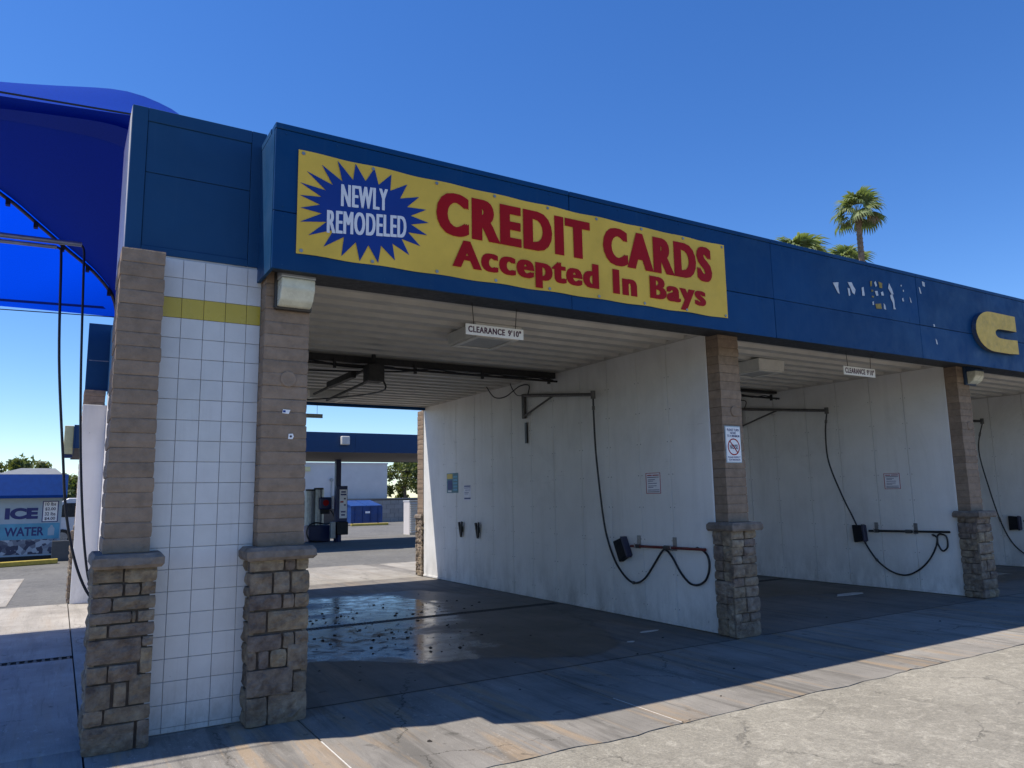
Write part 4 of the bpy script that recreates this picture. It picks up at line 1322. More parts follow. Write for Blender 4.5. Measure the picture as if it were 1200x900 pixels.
for X, wn in ((5.845, 'first'), (10.977, 'second'), (16.107, 'third')):
    for y, s in ((1.685, 'nearer the brush head'), (1.014, 'nearer the front pillar')):
        t = thing('brush_bracket', (X, y, 0.93), 'grey steel bracket on the %s white wall, %s' % (wn, s), 'bracket', 'brackets holding the foam brushes')
        MB().box(X - 0.012, X - 0.002, y - 0.03, y + 0.03, 0.90, 1.065).build('bracket_plate', 'steel', t)
        MB().tube([(X - 0.005, y, 0.91), (X - 0.06, y, 0.908), (X - 0.085, y, 0.93), (X - 0.085, y, 0.97)], 0.007, 6).build('bracket_hook', 'steel', t)

def notice(X, y0, y1, z0, z1, label, kind='notice'):
    t = thing('wall_notice', (X, (y0 + y1) / 2, z0), label, 'notice', 'notices on the white walls')
    MB().box(X - 0.006, X - 0.0025, y0, y1, z0, z1).build('notice_sheet', 'paper', t)
    w_, h_ = y1 - y0, z1 - z0
    def bar(a0, a1, c0, c1, mat, nm='print_line'):
        # a measured from the left edge as seen (left = larger y)
        MB().box(X - 0.0075, X - 0.0062, y1 - a1 * w_, y1 - a0 * w_, z0 + c0 * h_, z0 + c1 * h_).build(nm, mat, t)
    if kind == 'notice':
        for e in ((0.0, 1.0, 0.0, 0.025), (0.0, 1.0, 0.975, 1.0), (0.0, 0.035, 0.025, 0.975), (0.965, 1.0, 0.025, 0.975)):
            bar(*e, 'print_red', 'print_border')
        for a0, a1, c0, c1, m_ in ((0.1, 0.42, 0.86, 0.905, 'print_red'), (0.47, 0.9, 0.86, 0.905, 'print_red'), (0.1, 0.9, 0.77, 0.80, 'print_dark'), (0.15, 0.62, 0.66, 0.685, 'print_navy'), (0.15, 0.5, 0.59, 0.615, 'print_navy'), (0.15, 0.75, 0.48, 0.505, 'print_navy'), (0.15, 0.72, 0.36, 0.385, 'print_navy'), (0.15, 0.5, 0.29, 0.315, 'print_navy'), (0.12, 0.9, 0.16, 0.19, 'print_navy'), (0.1, 0.9, 0.07, 0.1, 'print_dark')):
            bar(a0, a1, c0, c1, m_)
    else:
        for e in ((0.05, 0.95, 0.9, 0.98), (0.05, 0.95, 0.8, 0.84), (0.2, 0.9, 0.66, 0.69), (0.1, 0.7, 0.5, 0.53), (0.1, 0.6, 0.4, 0.43), (0.05, 0.95, 0.06, 0.16)):
            bar(*e, 'print_navy')
    return t
notice(5.845, 1.22, 1.497, 1.603, 1.868, 'small white printed notice with red border on the first white wall')
notice(10.977, 1.20, 1.475, 1.61, 1.865, 'small white printed notice with red border on the second white wall')
notice(5.845, 6.37, 6.65, 1.547, 1.82, 'plain white printed notice right of the teal poster on the first white wall', 'small')
t = thing('wall_poster', (5.845, 7.13, 1.69), 'teal and yellow poster near the rear end of the first white wall', 'poster')
X = 5.845
MB().box(X - 0.007, X - 0.0025, 6.89, 7.375, 1.687, 2.068).build('poster_sheet', 'poster_teal', t)
MB().box(X - 0.0085, X - 0.0072, 7.12, 7.36, 1.96, 2.055).build('poster_heading', 'poster_yellow', t)
MB().box(X - 0.0085, X - 0.0072, 7.13, 7.33, 1.75, 1.93).build('poster_picture', 'print_navy', t)
MB().box(X - 0.0085, X - 0.0072, 7.17, 7.32, 1.705, 1.735).build('poster_caption', 'print_white', t)
for k in range(5):
    MB().box(X - 0.0085, X - 0.0072, 6.92, 7.09, 1.73 + 0.062 * k, 1.765 + 0.062 * k).build('poster_line', 'kiosk_cyan', t)
for y, lab in ((6.75, 'dark steel mat clip on the first white wall below the teal poster'), (6.09, 'dark steel mat clip on the first white wall, next to the seam nearer the camera')):
    t = thing('mat_clip', (X, y, 0.87), lab, 'clip', 'mat clips on the first white wall')
    MB().box(X - 0.02, X - 0.003, y - 0.055, y + 0.055, 0.96, 1.06).build('clip_plate', 'rust', t, bev=0.004)
    MB().prism([(X - 0.021, y + 0.07, 1.13), (X - 0.021, y + 0.03, 1.14), (X - 0.021, y - 0.03, 0.90), (X - 0.021, y - 0.005, 0.88)], (-0.03, 0, 0)).build('clip_jaw', 'darksteel', t)
    MB().prism([(X - 0.021, y - 0.05, 1.15), (X - 0.021, y - 0.08, 1.14), (X - 0.021, y - 0.04, 0.86), (X - 0.021, y - 0.008, 0.87)], (-0.03, 0, 0)).build('clip_jaw', 'darksteel', t)

# no-noise sign on the pillar
t = thing('noise_sign', (6.02, 0.15, 1.94), 'white sign with red circle crossing out the word NOISE on the pillar', 'sign')
y = 0.146
MB().box(5.893, 6.150, y, y + 0.008, 1.94, 2.372).build('sign_frame', 'sign_frame', t, bev=0.002)
MB().box(5.905, 6.138, y - 0.003, y - 0.0005, 1.955, 2.357).build('sign_face', 'sign_white', t)
fpn = fplane(y - 0.0045)
lettering('PLEASE TURN', fpn, (5.925, 6.118, 2.31, 2.34), 'print_navy', t, bold=0.02)
lettering('NOISE', fpn, (5.975, 6.068, 2.275, 2.302), 'print_navy', t, bold=0.02)
lettering('TO A MINIMUM', fpn, (5.92, 6.123, 2.24, 2.268), 'print_navy', t, bold=0.02)
lettering('NOISE', fplane(y - 0.004), (5.955, 6.09, 2.10, 2.155), 'print_dark', t, bold=0.03)
mb = MB()
K = 28
for i in range(K):
    a, b = 2 * math.pi * i / K, 2 * math.pi * (i + 1) / K
    P_ = lambda r_, q: (6.021 + r_ * math.cos(q), y - 0.005, 2.127 + r_ * math.sin(q))
    mb.quad(P_(0.085, a), P_(0.099, a), P_(0.099, b), P_(0.085, b))
mb.quad((5.955, y - 0.0051, 2.19), (5.966, y - 0.0051, 2.199), (6.087, y - 0.0051, 2.064), (6.076, y - 0.0051, 2.055))
mb.build('prohibition_ring', 'print_red', t)
lettering('PLEASE RESPECT', fpn, (5.92, 6.123, 1.995, 2.016), 'print_navy', t, bold=0.02)
lettering('OUR NEIGHBORS', fpn, (5.925, 6.118, 1.966, 1.986), 'print_navy', t, bold=0.02)
# stickers on the second pillar
t = thing('pillar_sticker', (0.77, -0.16, 2.27), 'small torn white sticker on the second pillar below the round plate', 'sticker')
MB().prism([(0.735, -0.158, 2.27), (0.785, -0.158, 2.265), (0.797, -0.158, 2.297), (0.74, -0.158, 2.3)], (0, -0.002, 0)).build('sticker_sheet', 'sign_white', t)
MB().box(0.741, 0.76, -0.1612, -0.1602, 2.276, 2.292).build('sticker_print', 'print_blue', t)
t = thing('round_sticker', (0.80, -0.16, 2.09), 'small round white sticker with dark centre on the second pillar', 'sticker')
MB().prism([(0.785, -0.158, 2.07), (0.82, -0.158, 2.07), (0.829, -0.158, 2.091), (0.82, -0.158, 2.113), (0.788, -0.158, 2.11)], (0, -0.002, 0)).build('sticker_sheet', 'sign_white', t)
MB().disc((0.805, -0.1602, 2.091), (0, -1, 0), 0.009, 0.001, 12).build('sticker_print', 'print_dark', t)

# ------------------------------------------------------------------ blue shade sail over the left bay
NR = Vector((0.008, 0.25, 4.667))
FR = Vector((-0.11, 6.5, 4.39))
AP = Vector((-2.94, 4.0, 6.16))
NL = Vector((-6.6, 0.25, 4.26))
FL = Vector((-6.4, 6.5, 4.2))
sail = thing('shade_sail', (-3.0, 3.5, 4.3), 'large blue fabric shade sail on a hip frame over the left wash bay', 'shade sail')
# the hips are bent pipes, the cloth is stretched between them and the eave cables
HN = smooth_path([NR, (-0.079, 0.75, 5.019), (-0.433, 1.15, 5.29), (-1.01, 1.8, 5.507), (-1.447, 2.3, 5.664), (-2.072, 3.0, 5.872), AP], 5)
HF = smooth_path([FR, (-0.204, 6.38, 4.732), (-0.474, 6.15, 5.001), (-0.79, 5.85, 5.171), (-1.114, 5.55, 5.353), (-1.413, 5.25, 5.515), (-1.591, 5.05, 5.579), (-2.245, 4.5, 5.89), AP], 4)
def along(path, t_):
    d = [0.0]
    for a, b in zip(path, path[1:]):
        d.append(d[-1] + (b - a).length)
    x = t_ * d[-1]
    for k in range(len(path) - 1):
        if x <= d[k + 1] + 1e-9:
            return path[k].lerp(path[k + 1], (x - d[k]) / max(1e-9, d[k + 1] - d[k]))
    return path[-1]
def ruled(name, fa, fb, mat, sag=0.0, nu=26, nv=10, v0=0.0, v1=1.0, u0=0.0, u1=1.0, lift=0.0, wr=0.0):
    mb = MB()
    for i in range(nu + 1):
        u = u0 + (u1 - u0) * i / nu
        a, b = fa(u), fb(u)
        for j in range(nv + 1):
            v = v0 + (v1 - v0) * j / nv
            p = a.lerp(b, v)
            L_ = (b - a).length
            p.z += -sag * L_ * 4 * v * (1 - v) + lift + wr * mnoise.noise(Vector((p.x * 1.5, p.y * 1.5, 1.0))) * 4 * v * (1 - v)
            mb.v.append(tuple(p))
    for i in range(nu):
        for j in range(nv):
            k = i * (nv + 1) + j
            mb.f.append((k, k + 1, k + nv + 2, k + nv + 1))
    return mb.build(name, mat, sail, smooth=True)
hn = lambda u: along(HN, u)
hf = lambda u: along(HF, u)
en = lambda u: NR.lerp(NL, u) + Vector((0, 0.10 * 4 * u * (1 - u), 0))
ef = lambda u: FR.lerp(FL, u) + Vector((0, -0.05 * 4 * u * (1 - u), 0.05 * 4 * u * (1 - u)))
ruled('near_panel', hn, en, 'sail', 0.01)
ruled('right_panel', hf, hn, 'sail_shaded', 0.018, wr=0.03)
ruled('far_panel', hf, ef, 'sail', 0.0, wr=0.02)
# left panel: unseen strip, free edge deeply curved to shape the lit floor patch
mb = MB()
K = 16
for i in range(K + 1):
    s_ = i / K
    hip = FL.lerp(AP, s_ * 2) if s_ < 0.5 else AP.lerp(NL, s_ * 2 - 1)
    tgt = Vector((-3.55, 5.1, 5.7))
    free = FL * (1 - s_) ** 2 + (tgt * 2 - (FL + NL) * 0.5) * 2 * s_ * (1 - s_) * 1.0 + NL * s_ ** 2
    mb.v += [tuple(hip), tuple(free)]
for i in range(K):
    mb.f.append((2 * i, 2 * i + 1, 2 * i + 3, 2 * i + 2))
mb.build('left_panel', 'sail', sail)
# hem bands and seams just under the cloth
ruled('hem_band', hf, ef, 'sail_shaded', 0.0, nv=2, v0=0.0, v1=1.0, u0=0.0, u1=0.012, lift=-0.012)
ruled('hem_band', lambda u: FR.lerp(AP, 0.06 + 0.0 * u).lerp(FL.lerp(AP, 0.06), u), lambda u: FR.lerp(AP, 0.075).lerp(FL.lerp(AP, 0.075), u), 'sail_shaded', 0.0, nv=2, lift=-0.03)
ruled('hem_band', lambda u: hf(u).lerp(hn(u), 0.80 + 0.03 * math.sin(u * 5)), lambda u: hf(u).lerp(hn(u), 0.885 + 0.02 * math.sin(u * 5)), 'sail_hem', 0.0, nv=3, u1=0.9, lift=-0.11)
# frame: hip poles and edge cables
for path in (HF, HN, [FL, AP], [NL, AP]):
    d = Vector((0, 0, -0.05))
    MB().tube([p + d for p in path], 0.024, 8).build('hip_pole', 'rust', sail)
for k in range(1, 7):
    p = hf(k * 0.11) + Vector((0, 0, -0.08))
    MB().box(p.x - 0.025, p.x + 0.025, p.y - 0.04, p.y + 0.04, p.z - 0.05, p.z + 0.03).build('fabric_clamp', 'darksteel', sail)
for a, b in ((FR, FL), (FR, NR), (NR, NL)):
    MB().tube([a, b], 0.008, 5).build('edge_cable', 'rubber', sail)
for p, q in ((FL, (-6.5, 6.7)), (NL, (-6.8, 0.2))):
    MB().tube([(q[0], q[1], -0.02), (q[0], q[1], 4.5)], 0.08, 12).build('mast', 'navy_paint', sail)
    MB().tube([p, (q[0], q[1], p.z + 0.02)], 0.012, 6).build('stay', 'steel', sail)
MB().tube([FR, (-0.1, 6.9, 4.4), (-0.1, 7.0, 4.4)], 0.012, 6).build('stay', 'steel', sail)
MB().tube([NR, (0.06, 0.35, 4.3)], 0.012, 6).build('stay', 'steel', sail)

# hose boom of the left bay
t = thing('overhead_boom', (-0.86, 3.5, 4.4), 'pale twin-tube overhead boom with two hanging black hoses in the left bay', 'hose boom')
MB().tube([(-3.4, 3.5, 4.47), (-0.66, 3.5, 4.525)], 0.028, 10).build('boom_tube', 'grey_tank', t)
MB().tube([(-3.4, 3.5, 4.39), (-0.9, 3.5, 4.455)], 0.022, 10).build('boom_tube', 'grey_tank', t)
MB().box(-3.46, -3.38, 3.42, 3.58, 4.3, 4.55).build('boom_end', 'rust', t)
MB().tube([(-3.42, 3.5, 4.55), (-3.42, 3.5, 6.1)], 0.03, 8).build('boom_hanger', 'rust', t)
MB().tube(smooth_path([(-0.95, 3.5, 4.452), (-0.87, 3.5, 4.44), (-0.85, 3.5, 4.3), (-0.80, 3.5, 3.2), (-0.70, 3.5, 2.15), (-0.62, 3.5, 1.45), (-0.48, 3.5, 0.88), (-0.3, 3.5, 0.56), (-0.12, 3.5, 0.7)], 6), 0.014, 8).build('hose', 'rubber', t, smooth=True)
MB().tube(smooth_path([(-0.67, 3.5, 4.52), (-0.635, 3.5, 4.45), (-0.625, 3.5, 4.2), (-0.58, 3.5, 3.0), (-0.52, 3.5, 2.0), (-0.43, 3.5, 1.1), (-0.33, 3.5, 0.7), (-0.12, 3.5, 0.75)], 6), 0.013, 8).build('hose', 'rubber', t, smooth=True)

# ------------------------------------------------------------------ things behind the building
# vacuum canopy
t = thing('vacuum_canopy', (8.6, 21, 0), 'flat blue vacuum canopy on a navy post behind the car wash', 'canopy')
MB().box(-0.40, 40, 18.05, 24.2, 3.16, 3.66).build('canopy_roof', 'canopy_soffit', t)
for k in range(10):
    a = -0.42 + k * 4.04
    MB().box(a + 0.003, a + 4.037, 18.0, 18.045, 3.14, 3.79).build('fascia_panel', 'canopy_blue', t)
MB().box(-0.45, -0.41, 18.0, 24.2, 3.14, 3.79).build('end_fascia', 'canopy_blue', t)
MB().box(-0.42, 40, 24.21, 24.25, 3.14, 3.79).build('rear_fascia', 'canopy_blue', t)
for x in (2.4, 8.66, 14.9, 21.1):
    MB().box(x - 0.1, x + 0.1, 22.75, 22.95, -0.03, 3.16).build('post', 'navy_paint', t)
MB().box(7.14, 7.42, 17.82, 17.998, 3.38, 3.66).build('floodlight', 'white_metal', t, bev=0.02)
t = thing('yellow_end_sign', (-0.6, 18.3, 3.0), 'cream and yellow box sign on the left end of the rear canopy', 'sign')
MB().box(-0.68, -0.455, 18.2, 18.7, 2.98, 3.78).build('sign_box', 'cream', t, bev=0.01)
MB().box(-0.69, -0.46, 18.19, 18.71, 2.90, 2.975).build('sign_base', 'navy_paint', t)

# pay station on the canopy post
t = thing('pay_station', (8.72, 22.6, 0), 'navy pay station with a white instruction panel on the canopy post', 'pay station')
MB().box(8.50, 8.95, 22.5, 22.72, 0.75, 2.12).build('cabinet', 'navy_paint', t, bev=0.01)
MB().box(8.63, 8.92, 22.485, 22.499, 0.88, 1.98).build('instruction_panel', 'sign_white', t)
for z, a, b, m_ in ((1.86, 8.69, 8.87, 'print_navy'), (1.76, 8.67, 8.89, 'print_navy'), (1.6, 8.80, 8.87, 'print_dark'), (1.48, 8.66, 8.78, 'print_red'), (1.36, 8.80, 8.88, 'print_dark'), (1.1, 8.69, 8.87, 'print_navy'), (0.98, 8.70, 8.85, 'print_navy')):
    MB().box(a, b, 22.478, 22.4845, z, z + 0.055).build('print_line', m_, t)
MB().box(8.55, 8.98, 22.45, 22.74, 0.25, 0.745).build('bin_housing', 'darksteel', t, bev=0.02)
MB().box(8.32, 8.50, 22.5, 22.7, 0.12, 0.75).build('side_box', 'grey_tank', t, bev=0.015)
MB().box(8.60, 8.72, 22.5, 22.74, -0.03, 0.25).build('pedestal', 'navy_paint', t)

# vacuum machine
t = thing('vacuum_machine', (8.0, 23.5, 0), 'grey twin-tank vacuum machine with blue base and black hose behind the bay', 'vacuum')
MB().box(7.65, 8.52, 23.2, 23.9, -0.02, 0.62).build('base_cabinet', 'navy_paint', t, bev=0.03)
for x, r_, zt in ((7.78, 0.2, 1.95), (8.12, 0.21, 2.0)):
    mb = MB().tube([(x, 23.55, 0.62), (x, 23.55, zt - 0.1), (x, 23.55, zt)], r_, 14)
    mb.build('tank', 'grey_tank', t, smooth=False)
    MB().tube([(x, 23.55, zt), (x, 23.55, zt + 0.07)], r_ * 0.9, 14).build('tank_lid', 'darksteel', t)
MB().box(8.05, 8.52, 23.1, 23.3, 1.22, 1.7).build('control_head', 'navy_paint', t, bev=0.05, segs=2)
MB().box(8.54, 8.70, 23.12, 23.28, 1.24, 1.74).build('coin_box', 'paper', t, bev=0.01)
MB().disc((8.28, 23.099, 1.48), (0, -1, 0), 0.12, 0.008, 16).build('badge', 'print_red', t)
MB().box(8.15, 8.45, 23.15, 23.35, 1.05, 1.22).build('motor_mount', 'darksteel', t)
MB().tube(smooth_path([(8.5, 23.2, 1.2), (8.62, 23.1, 0.95), (8.6, 23.1, 0.72), (8.3, 23.1, 0.66), (7.9, 23.1, 0.72), (7.62, 23.1, 0.6), (7.56, 23.1, 0.3), (7.7, 23.05, 0.05), (8.1, 23.0, 0.02)], 6), 0.03, 8).build('hose', 'rubber', t)

# neighbour building, block wall, dumpster
t = thing('neighbour_building', (12, 48, 0), 'plain grey stucco building beyond the rear lot', 'building')
MB().box(2.0, 19.5, 45, 56, -0.05, 4.05).build('wall', 'plaster', t)
MB().box(1.95, 19.55, 44.95, 56.05, 4.0501, 4.15).build('parapet', 'plaster', t)
MB().box(13.45, 13.9, 44.9, 44.999, 3.55, 3.85).build('wall_light', 'cream', t)
MB().tube([(15.4, 44.95, 0), (15.4, 44.95, 2.9)], 0.03, 6).build('downpipe', 'steel', t)
MB().disc((15.4, 44.99, 2.95), (0, -1, 0), 0.12, 0.1, 10).build('vent', 'steel', t)
t = thing('block_wall', (19, 44, 0), 'low grey block wall beyond the rear lot', 'wall')
wc = MB().box(10, 40, 44.06, 44.2, -0.05, 1.56).build('wall_core', 'mortar', t)
bm_ = free_mesh(MB().box(-0.298, 0.298, -0.02, 0.058, -0.148, 0.148), 'cmu')
for r_ in range(5):
    for c in range(16):
        x = 16.0 + c * 0.61 + (0.3 if r_ % 2 else 0)
        shared('block', bm_, (x, 44.0, 0.12 + r_ * 0.305), wc)
MB().box(9.95, 40.05, 43.95, 44.25, 1.5601, 1.64).build('wall_cap', 'cmu', t)
t = thing('dumpster', (16, 40, 0), 'blue steel dumpster with sloping lid standing by the block wall', 'dumpster')
MB().prism([(14.85, 39.2, 0.12), (14.85, 39.2, 1.12), (14.85, 41.2, 1.45), (14.85, 41.2, 0.12)], (2.05, 0, 0)).build('body', 'dumpster', t)
for x in (14.82, 15.85):
    MB().prism([(x, 39.15, 1.121), (x, 39.15, 1.19), (x, 41.25, 1.53), (x, 41.25, 1.455)], (1.0, 0, 0)).build('lid', 'dumpster', t)
for x in (15.1, 15.6, 16.1, 16.6):
    MB().box(x, x + 0.05, 39.14, 39.199, 0.15, 1.1).build('rib', 'dumpster', t)
MB().box(15.75, 16.05, 39.13, 39.139, 0.72, 0.84).build('label_plate', 'paper', t)
for x in (15.0, 16.7):
    MB().tube([(x - 0.04, 39.4, 0.03), (x + 0.04, 39.4, 0.03)], 0.085, 10).build('caster', 'darksteel', t)
t = thing('yellow_parking_stop', (15.2, 38.6, 0), 'low yellow parking stop in front of the blue dumpster', 'parking stop')
MB().box(14.6, 17.0, 38.4, 38.55, -0.02, 0.12).build('stop_body', 'kerb_yellow', t, bev=0.02)
t = thing('louvred_cabinet', (13.15, 25.8, 0), 'pale louvred cabinet standing behind the rear pillar', 'cabinet')
MB().box(12.86, 13.9, 25.52, 26.2, -0.02, 1.46).build('cabinet_body', 'plaster', t)
for k in range(14):
    MB().prism([(12.88, 25.519, 0.08 + k * 0.097), (12.88, 25.519, 0.15 + k * 0.097), (12.88, 25.48, 0.09 + k * 0.097)], (0.98, 0, 0)).build('slat', 'sign_white', t)
MB().box(12.84, 13.92, 25.5, 26.22, 1.461, 1.5).build('cabinet_top', 'sign_white', t)

# ICE and WATER kiosk
ik = thing('ice_kiosk', (-1.6, 21.5, 0), 'ice and water vending kiosk with blue awning beyond the left bay', 'vending kiosk')
y = 20.5
MB().box(-3.2, -0.60, y, 23.0, 0.12, 2.05).build('kiosk_body', 'kiosk_white', ik)
MB().box(-3.25, -0.55, y - 0.03, 23.05, -0.02, 0.1199).build('kiosk_plinth', 'darksteel', ik)
pr = [(y - 0.45, 1.80), (y - 0.45, 1.88), (y - 0.12, 2.5), (y + 2.6, 2.5), (y + 2.6, 1.80)]
MB().prism([(-3.35, a, b) for a, b in pr], (2.86, 0, 0)).build('awning', 'kiosk_blue', ik)
MB().prism([(-2.4, y + 0.3, 2.501), (-0.62, y + 0.3, 2.501), (-0.85, y + 0.9, 2.72), (-1.75, y + 0.9, 2.72)], (0, 1.2, 0)).build('roof_unit', 'roof_grey', ik)
fk = fplane(y - 0.010)
MB().box(-3.18, -0.63, y - 0.008, y - 0.002, 0.60, 1.06).build('blue_strip', 'kiosk_cyan', ik)
MB().box(-3.18, -0.68, y - 0.008, y - 0.002, 0.17, 0.595).build('ice_picture', 'ice_print', ik)
mb = MB()
lettering('ICE', fk, (-2.02, -1.20, 1.19, 1.52), 'print_navy', ik, bold=0.06)
lettering('WATER', fk, (-2.0, -1.02, 0.70, 0.96), 'print_navy', ik, bold=0.03)
MB().box(-1.10, -0.69, y - 0.0085, y - 0.002, 1.09, 1.71).build('price_border', 'print_navy', ik, bev=0.0)
MB().box(-1.075, -0.715, y - 0.0105, y - 0.0087, 1.115, 1.685).build('price_panel', 'sign_white', ik)
fk2 = fplane(y - 0.0125)
for s, z0, m_ in (('10 lbs', 1.57, 'print_dark'), ('$2.00', 1.42, 'print_dark'), ('32 lbs', 1.28, 'print_dark'), ('$4.00', 1.14, 'print_dark')):
    lettering(s, fk2, (-1.03, -0.76, z0, z0 + 0.1), m_, ik, bold=0.02)
jug = [(-0.92, 0.70), (-0.76, 0.70), (-0.755, 0.90), (-0.80, 0.955), (-0.815, 1.0), (-0.86, 1.0), (-0.87, 0.955), (-0.925, 0.90)]
MB().prism([(x, y - 0.012, z) for x, z in jug], (0, 0.002, 0)).build('jug_print', 'kiosk_white', ik)
t = thing('utility_cabinet', (-0.6, 20.1, 0), 'low grey utility cabinet at the right end of the ice kiosk', 'cabinet')
MB().box(-0.79, -0.33, 19.7, 20.1, -0.02, 0.56).build('cabinet_body', 'grey_box', t, bev=0.01)
MB().box(-0.77, -0.35, 19.69, 19.699, 0.03, 0.53).build('cabinet_door', 'grey_box', t)
t = thing('yellow_kerb', (-2, 18.9, 0), 'worn yellow kerb in front of the ice kiosk', 'kerb')
MB().prism([(-5.5, 17.0, -0.02), (-0.62, 18.7, -0.02), (-0.62, 18.9, -0.02), (-5.5, 17.25, -0.02)], (0, 0, 0.13)).build('kerb_stone', 'kerb_yellow', t, bev=0.015)
# parked van glimpsed past the kiosk
t = thing('parked_van', (0.3, 30, 0), 'white van parked beyond the ice kiosk', 'van')
pr = [(-1.2, 0.35), (-1.2, 0.95), (-1.05, 1.05), (-0.55, 1.75), (-0.35, 1.85), (3.4, 1.85), (3.5, 1.7), (3.5, 0.35)]
MB().prism([(x, 29.0, z) for x, z in pr], (0, 1.8, 0)).build('body', 'car_white', t, bev=0.03)
MB().prism([(-0.85, 28.985, 1.1), (-0.5, 28.985, 1.65), (0.25, 28.985, 1.65), (0.25, 28.985, 1.1)], (0, 0.01, 0)).build('window', 'car_glass', t)
MB().box(0.35, 3.3, 28.985, 28.999, 1.1, 1.65).build('window', 'car_glass', t)
for x in (-0.5, 2.7):
    wh = MB().tube([(x, 28.95, 0.31), (x, 29.15, 0.31)], 0.32, 16).build('wheel', 'rubber', t)
    MB().tube([(x, 28.94, 0.31), (x, 28.949, 0.31)], 0.2, 12).build('rim', 'steel', wh)

# ------------------------------------------------------------------ trees
def leaf_cloud(centres, n, size, mat, name, parent, rs):
    mb = MB()
    for _ in range(n):
        cx, cy, cz, r_ = rs.choice(centres)
        while True:
            p = Vector((rs.uniform(-1, 1), rs.uniform(-1, 1), rs.uniform(-1, 1)))
            if p.length <= 1:
                break
        p = p * (0.55 + 0.45 * rs.random())
        c = Vector((cx + p.x * r_, cy + p.y * r_, cz + p.z * r_ * 0.8))
        a = Vector((rs.gauss(0, 1), rs.gauss(0, 1), rs.gauss(0, 1))).normalized()
        b = a.cross(Vector((rs.gauss(0, 1), rs.gauss(0, 1), rs.gauss(0, 1)))).normalized()
        s_ = size * rs.uniform(0.6, 1.4)
        mb.quad(c - a * s_, c - b * s_ * 0.45, c + a * s_, c + b * s_ * 0.45)
    return mb.build(name, mat, parent)
def tree(x, y, h, cr, label, mat, seed, n=2600):
    rs = random.Random(seed)
    t = thing('tree', (x, y, 0), label, 'tree', 'trees beyond the rear lot')
    tk = MB()
    top = h * 0.55
    tk.tube([(x, y, -0.05), (x + 0.1, y, top * 0.5), (x + 0.05, y + 0.1, top)], 0.2, 9, r2=0.1)
    cs = []
    for i in range(16):
        a = rs.uniform(0, 6.28)
        d = cr * rs.uniform(0.15, 0.85)
        z = h * rs.uniform(0.3, 0.86)
        c = (x + d * math.cos(a), y + d * math.sin(a), z, cr * rs.uniform(0.25, 0.45))
        cs.append(c)
        if i < 8:
            tk.tube([(x, y, top * 0.8), ((x + c[0]) / 2, (y + c[1]) / 2, (top + z) / 2 + 0.2), (c[0], c[1], z)], 0.06, 6, r2=0.02)
    tk.build('trunk', 'bark', t)
    leaf_cloud(cs, n, 0.14, mat, 'crown', t, rs)
    return t
tree(22.3, 48.5, 5.2, 2.4, 'bushy olive green tree beyond the block wall, seen past the rear canopy', 'leaf', 1, 4200)
tree(19.7, 52, 4.9, 1.6, 'smaller pale tree between the grey building and the bushy tree', 'leaf', 2, 2000)
tree(25.6, 50, 5.0, 2.2, 'dark tree beyond the block wall beside the rear pillar', 'leaf_dark', 3, 3000)
tree(-4.9, 40, 4.6, 2.0, 'yellow-green tree behind the ice kiosk, leftmost of its row', 'leaf', 4, 3200)
tree(-2.6, 41, 4.4, 1.8, 'yellow-green tree behind the middle of the ice kiosk roof', 'leaf', 5, 3000)
tree(-1.0, 43, 3.9, 1.5, 'small tree behind the right end of the ice kiosk roof', 'leaf', 6, 2200)
tree(0.35, 40, 3.3, 1.2, 'dark bushy tree right of the ice kiosk, next to the rear pillar', 'leaf_dark', 7, 2200)

def frond_mesh(L, seed, mat):
    """fan palm leaf: stalk and folded blades, lying along +x, drooping"""
    rs = random.Random(seed)
    mb = MB()
    mb.tube([(0, 0, 0), (L * 0.25, 0, L * 0.08), (L * 0.45, 0, L * 0.09)], 0.018, 4, r2=0.01)
    n = 17
    for i in range(n):
        a = (i / (n - 1) - 0.5) * 2.5
        ll = L * 0.6 * (1 - 0.28 * abs(a) / 1.25) * rs.uniform(0.88, 1.1)
        o = Vector((L * 0.43, 0, L * 0.09))
        d = Vector((math.cos(a), math.sin(a), 0))
        s_ = Vector((-math.sin(a), math.cos(a), 0))
        wd = L * 0.045
        p1 = o + d * ll * 0.5 + Vector((0, 0, -0.02 * L))
        p2 = o + d * ll * 0.8 + Vector((0, 0, -L * 0.14))
        p3 = o + d * ll * 0.92 + Vector((0, 0, -L * (0.3 + rs.uniform(-0.04, 0.12))))
        k = len(mb.v)
        up = Vector((0, 0, wd * 0.4))
        mb.v += [tuple(o), tuple(p1 - s_ * wd + up), tuple(p1 + s_ * wd - up), tuple(p2 - s_ * wd * 0.6), tuple(p2 + s_ * wd * 0.6), tuple(p3)]
        mb.f += [(k, k + 1, k + 2), (k + 1, k + 3, k + 4, k + 2), (k + 3, k + 5, k + 4)]
    return free_mesh(mb, mat)
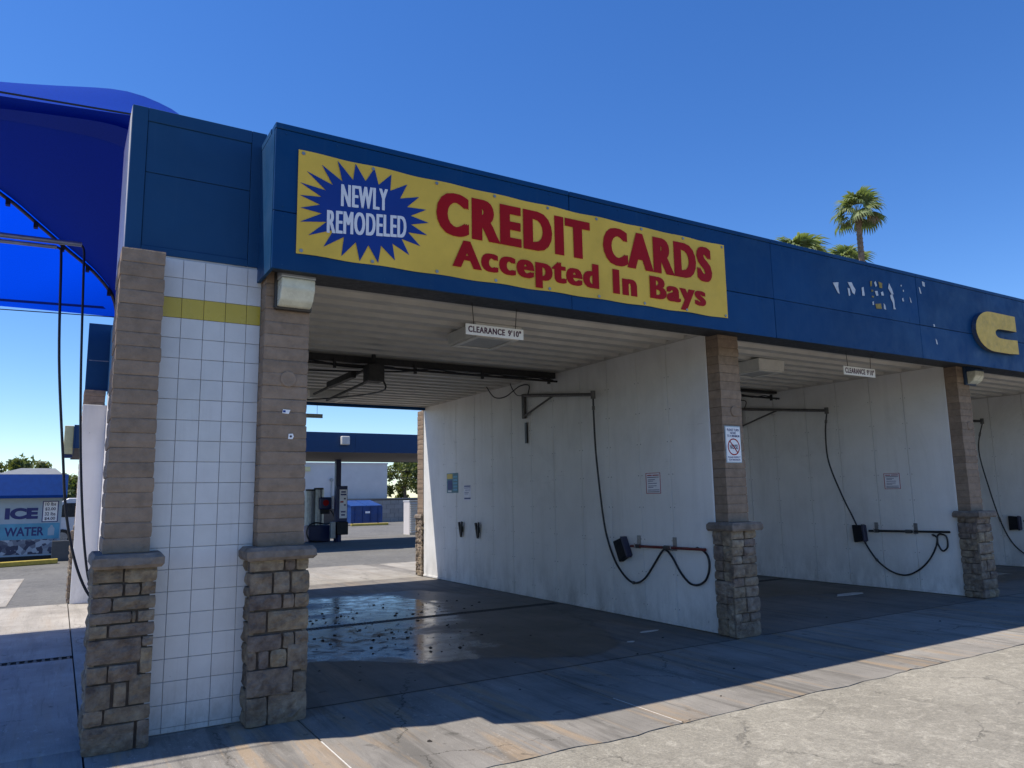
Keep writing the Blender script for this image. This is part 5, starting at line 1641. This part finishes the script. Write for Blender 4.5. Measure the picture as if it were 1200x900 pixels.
def palm(x, y, zc, L, label, seed, nf=24):
    rs = random.Random(seed)
    t = thing('palm_tree', (x, y, 0), label, 'palm tree', 'fan palms behind the car wash')
    pts = []
    for i in range(26):
        f = i / 25
        pts.append((x + 0.25 * math.sin(f * 1.5) - 0.25 * math.sin(1.5), y, zc * f))
    mb = MB()
    mb.tube(pts, 0.2, 10, r2=0.115)
    for i in range(30):
        z = zc * 0.55 + i * zc * 0.44 / 30
        f = z / zc
        xx_ = x + 0.25 * math.sin(f * 1.5) - 0.25 * math.sin(1.5)
        r_ = 0.2 - 0.085 * f + 0.015
        mb.tube([(xx_, y, z), (xx_, y, z + 0.05)], r_, 10)
    mb.build('trunk', 'bark', t)
    hd = MB()
    for i in range(26):
        a = rs.uniform(0, 6.28)
        z = zc - rs.uniform(0.05, 0.55)
        hd.tube([(x, y, z), (x + 0.26 * math.cos(a), y + 0.26 * math.sin(a), z + 0.12)], 0.035, 4, r2=0.015)
    hd.build('leaf_boots', 'bark', t)
    ms = [frond_mesh(L, seed * 10 + k, 'frond') for k in range(3)]
    dry = frond_mesh(L * 0.9, seed * 10 + 7, 'dry_frond')
    for i in range(nf):
        a = i * 2.39996 + rs.uniform(-0.2, 0.2)
        f = i / nf
        el = math.radians(76 - 100 * f + rs.uniform(-12, 12))
        m_ = rs.choice(ms) if f < 0.93 else dry
        shared('frond', m_, (x, y, zc - 0.12 * f), t, rot=(rs.uniform(-0.3, 0.3), -el, a), scale=[rs.uniform(0.85, 1.1)] * 3)
    return t
palm(30.4, 14, 14.3, 1.38, 'tallest fan palm with slim bare trunk above the blue fascia', 11)
palm(28.35, 16, 12.2, 1.75, 'fan palm crown just showing over the fascia, left of the tall palm', 12)
palm(41.1, 22, 15.4, 1.75, 'small fan palm crown peeking over the fascia beside the tall palm trunk', 13)
# overhead wires far behind
for z, yv, lab in ((3.0, 46, 'lower of the thin overhead wires beyond the block wall'), (3.5, 46.4, 'upper of the thin overhead wires beyond the block wall')):
    mb = MB()
    mb.tube([(19.6 + i * 1.4, yv, z + 0.004 * (i - 4) ** 2 + 0.06 * i) for i in range(9)], 0.02, 5)
    tag(mb.build('overhead_wire', 'rubber'), lab, 'wire', 'overhead wires beyond the block wall')
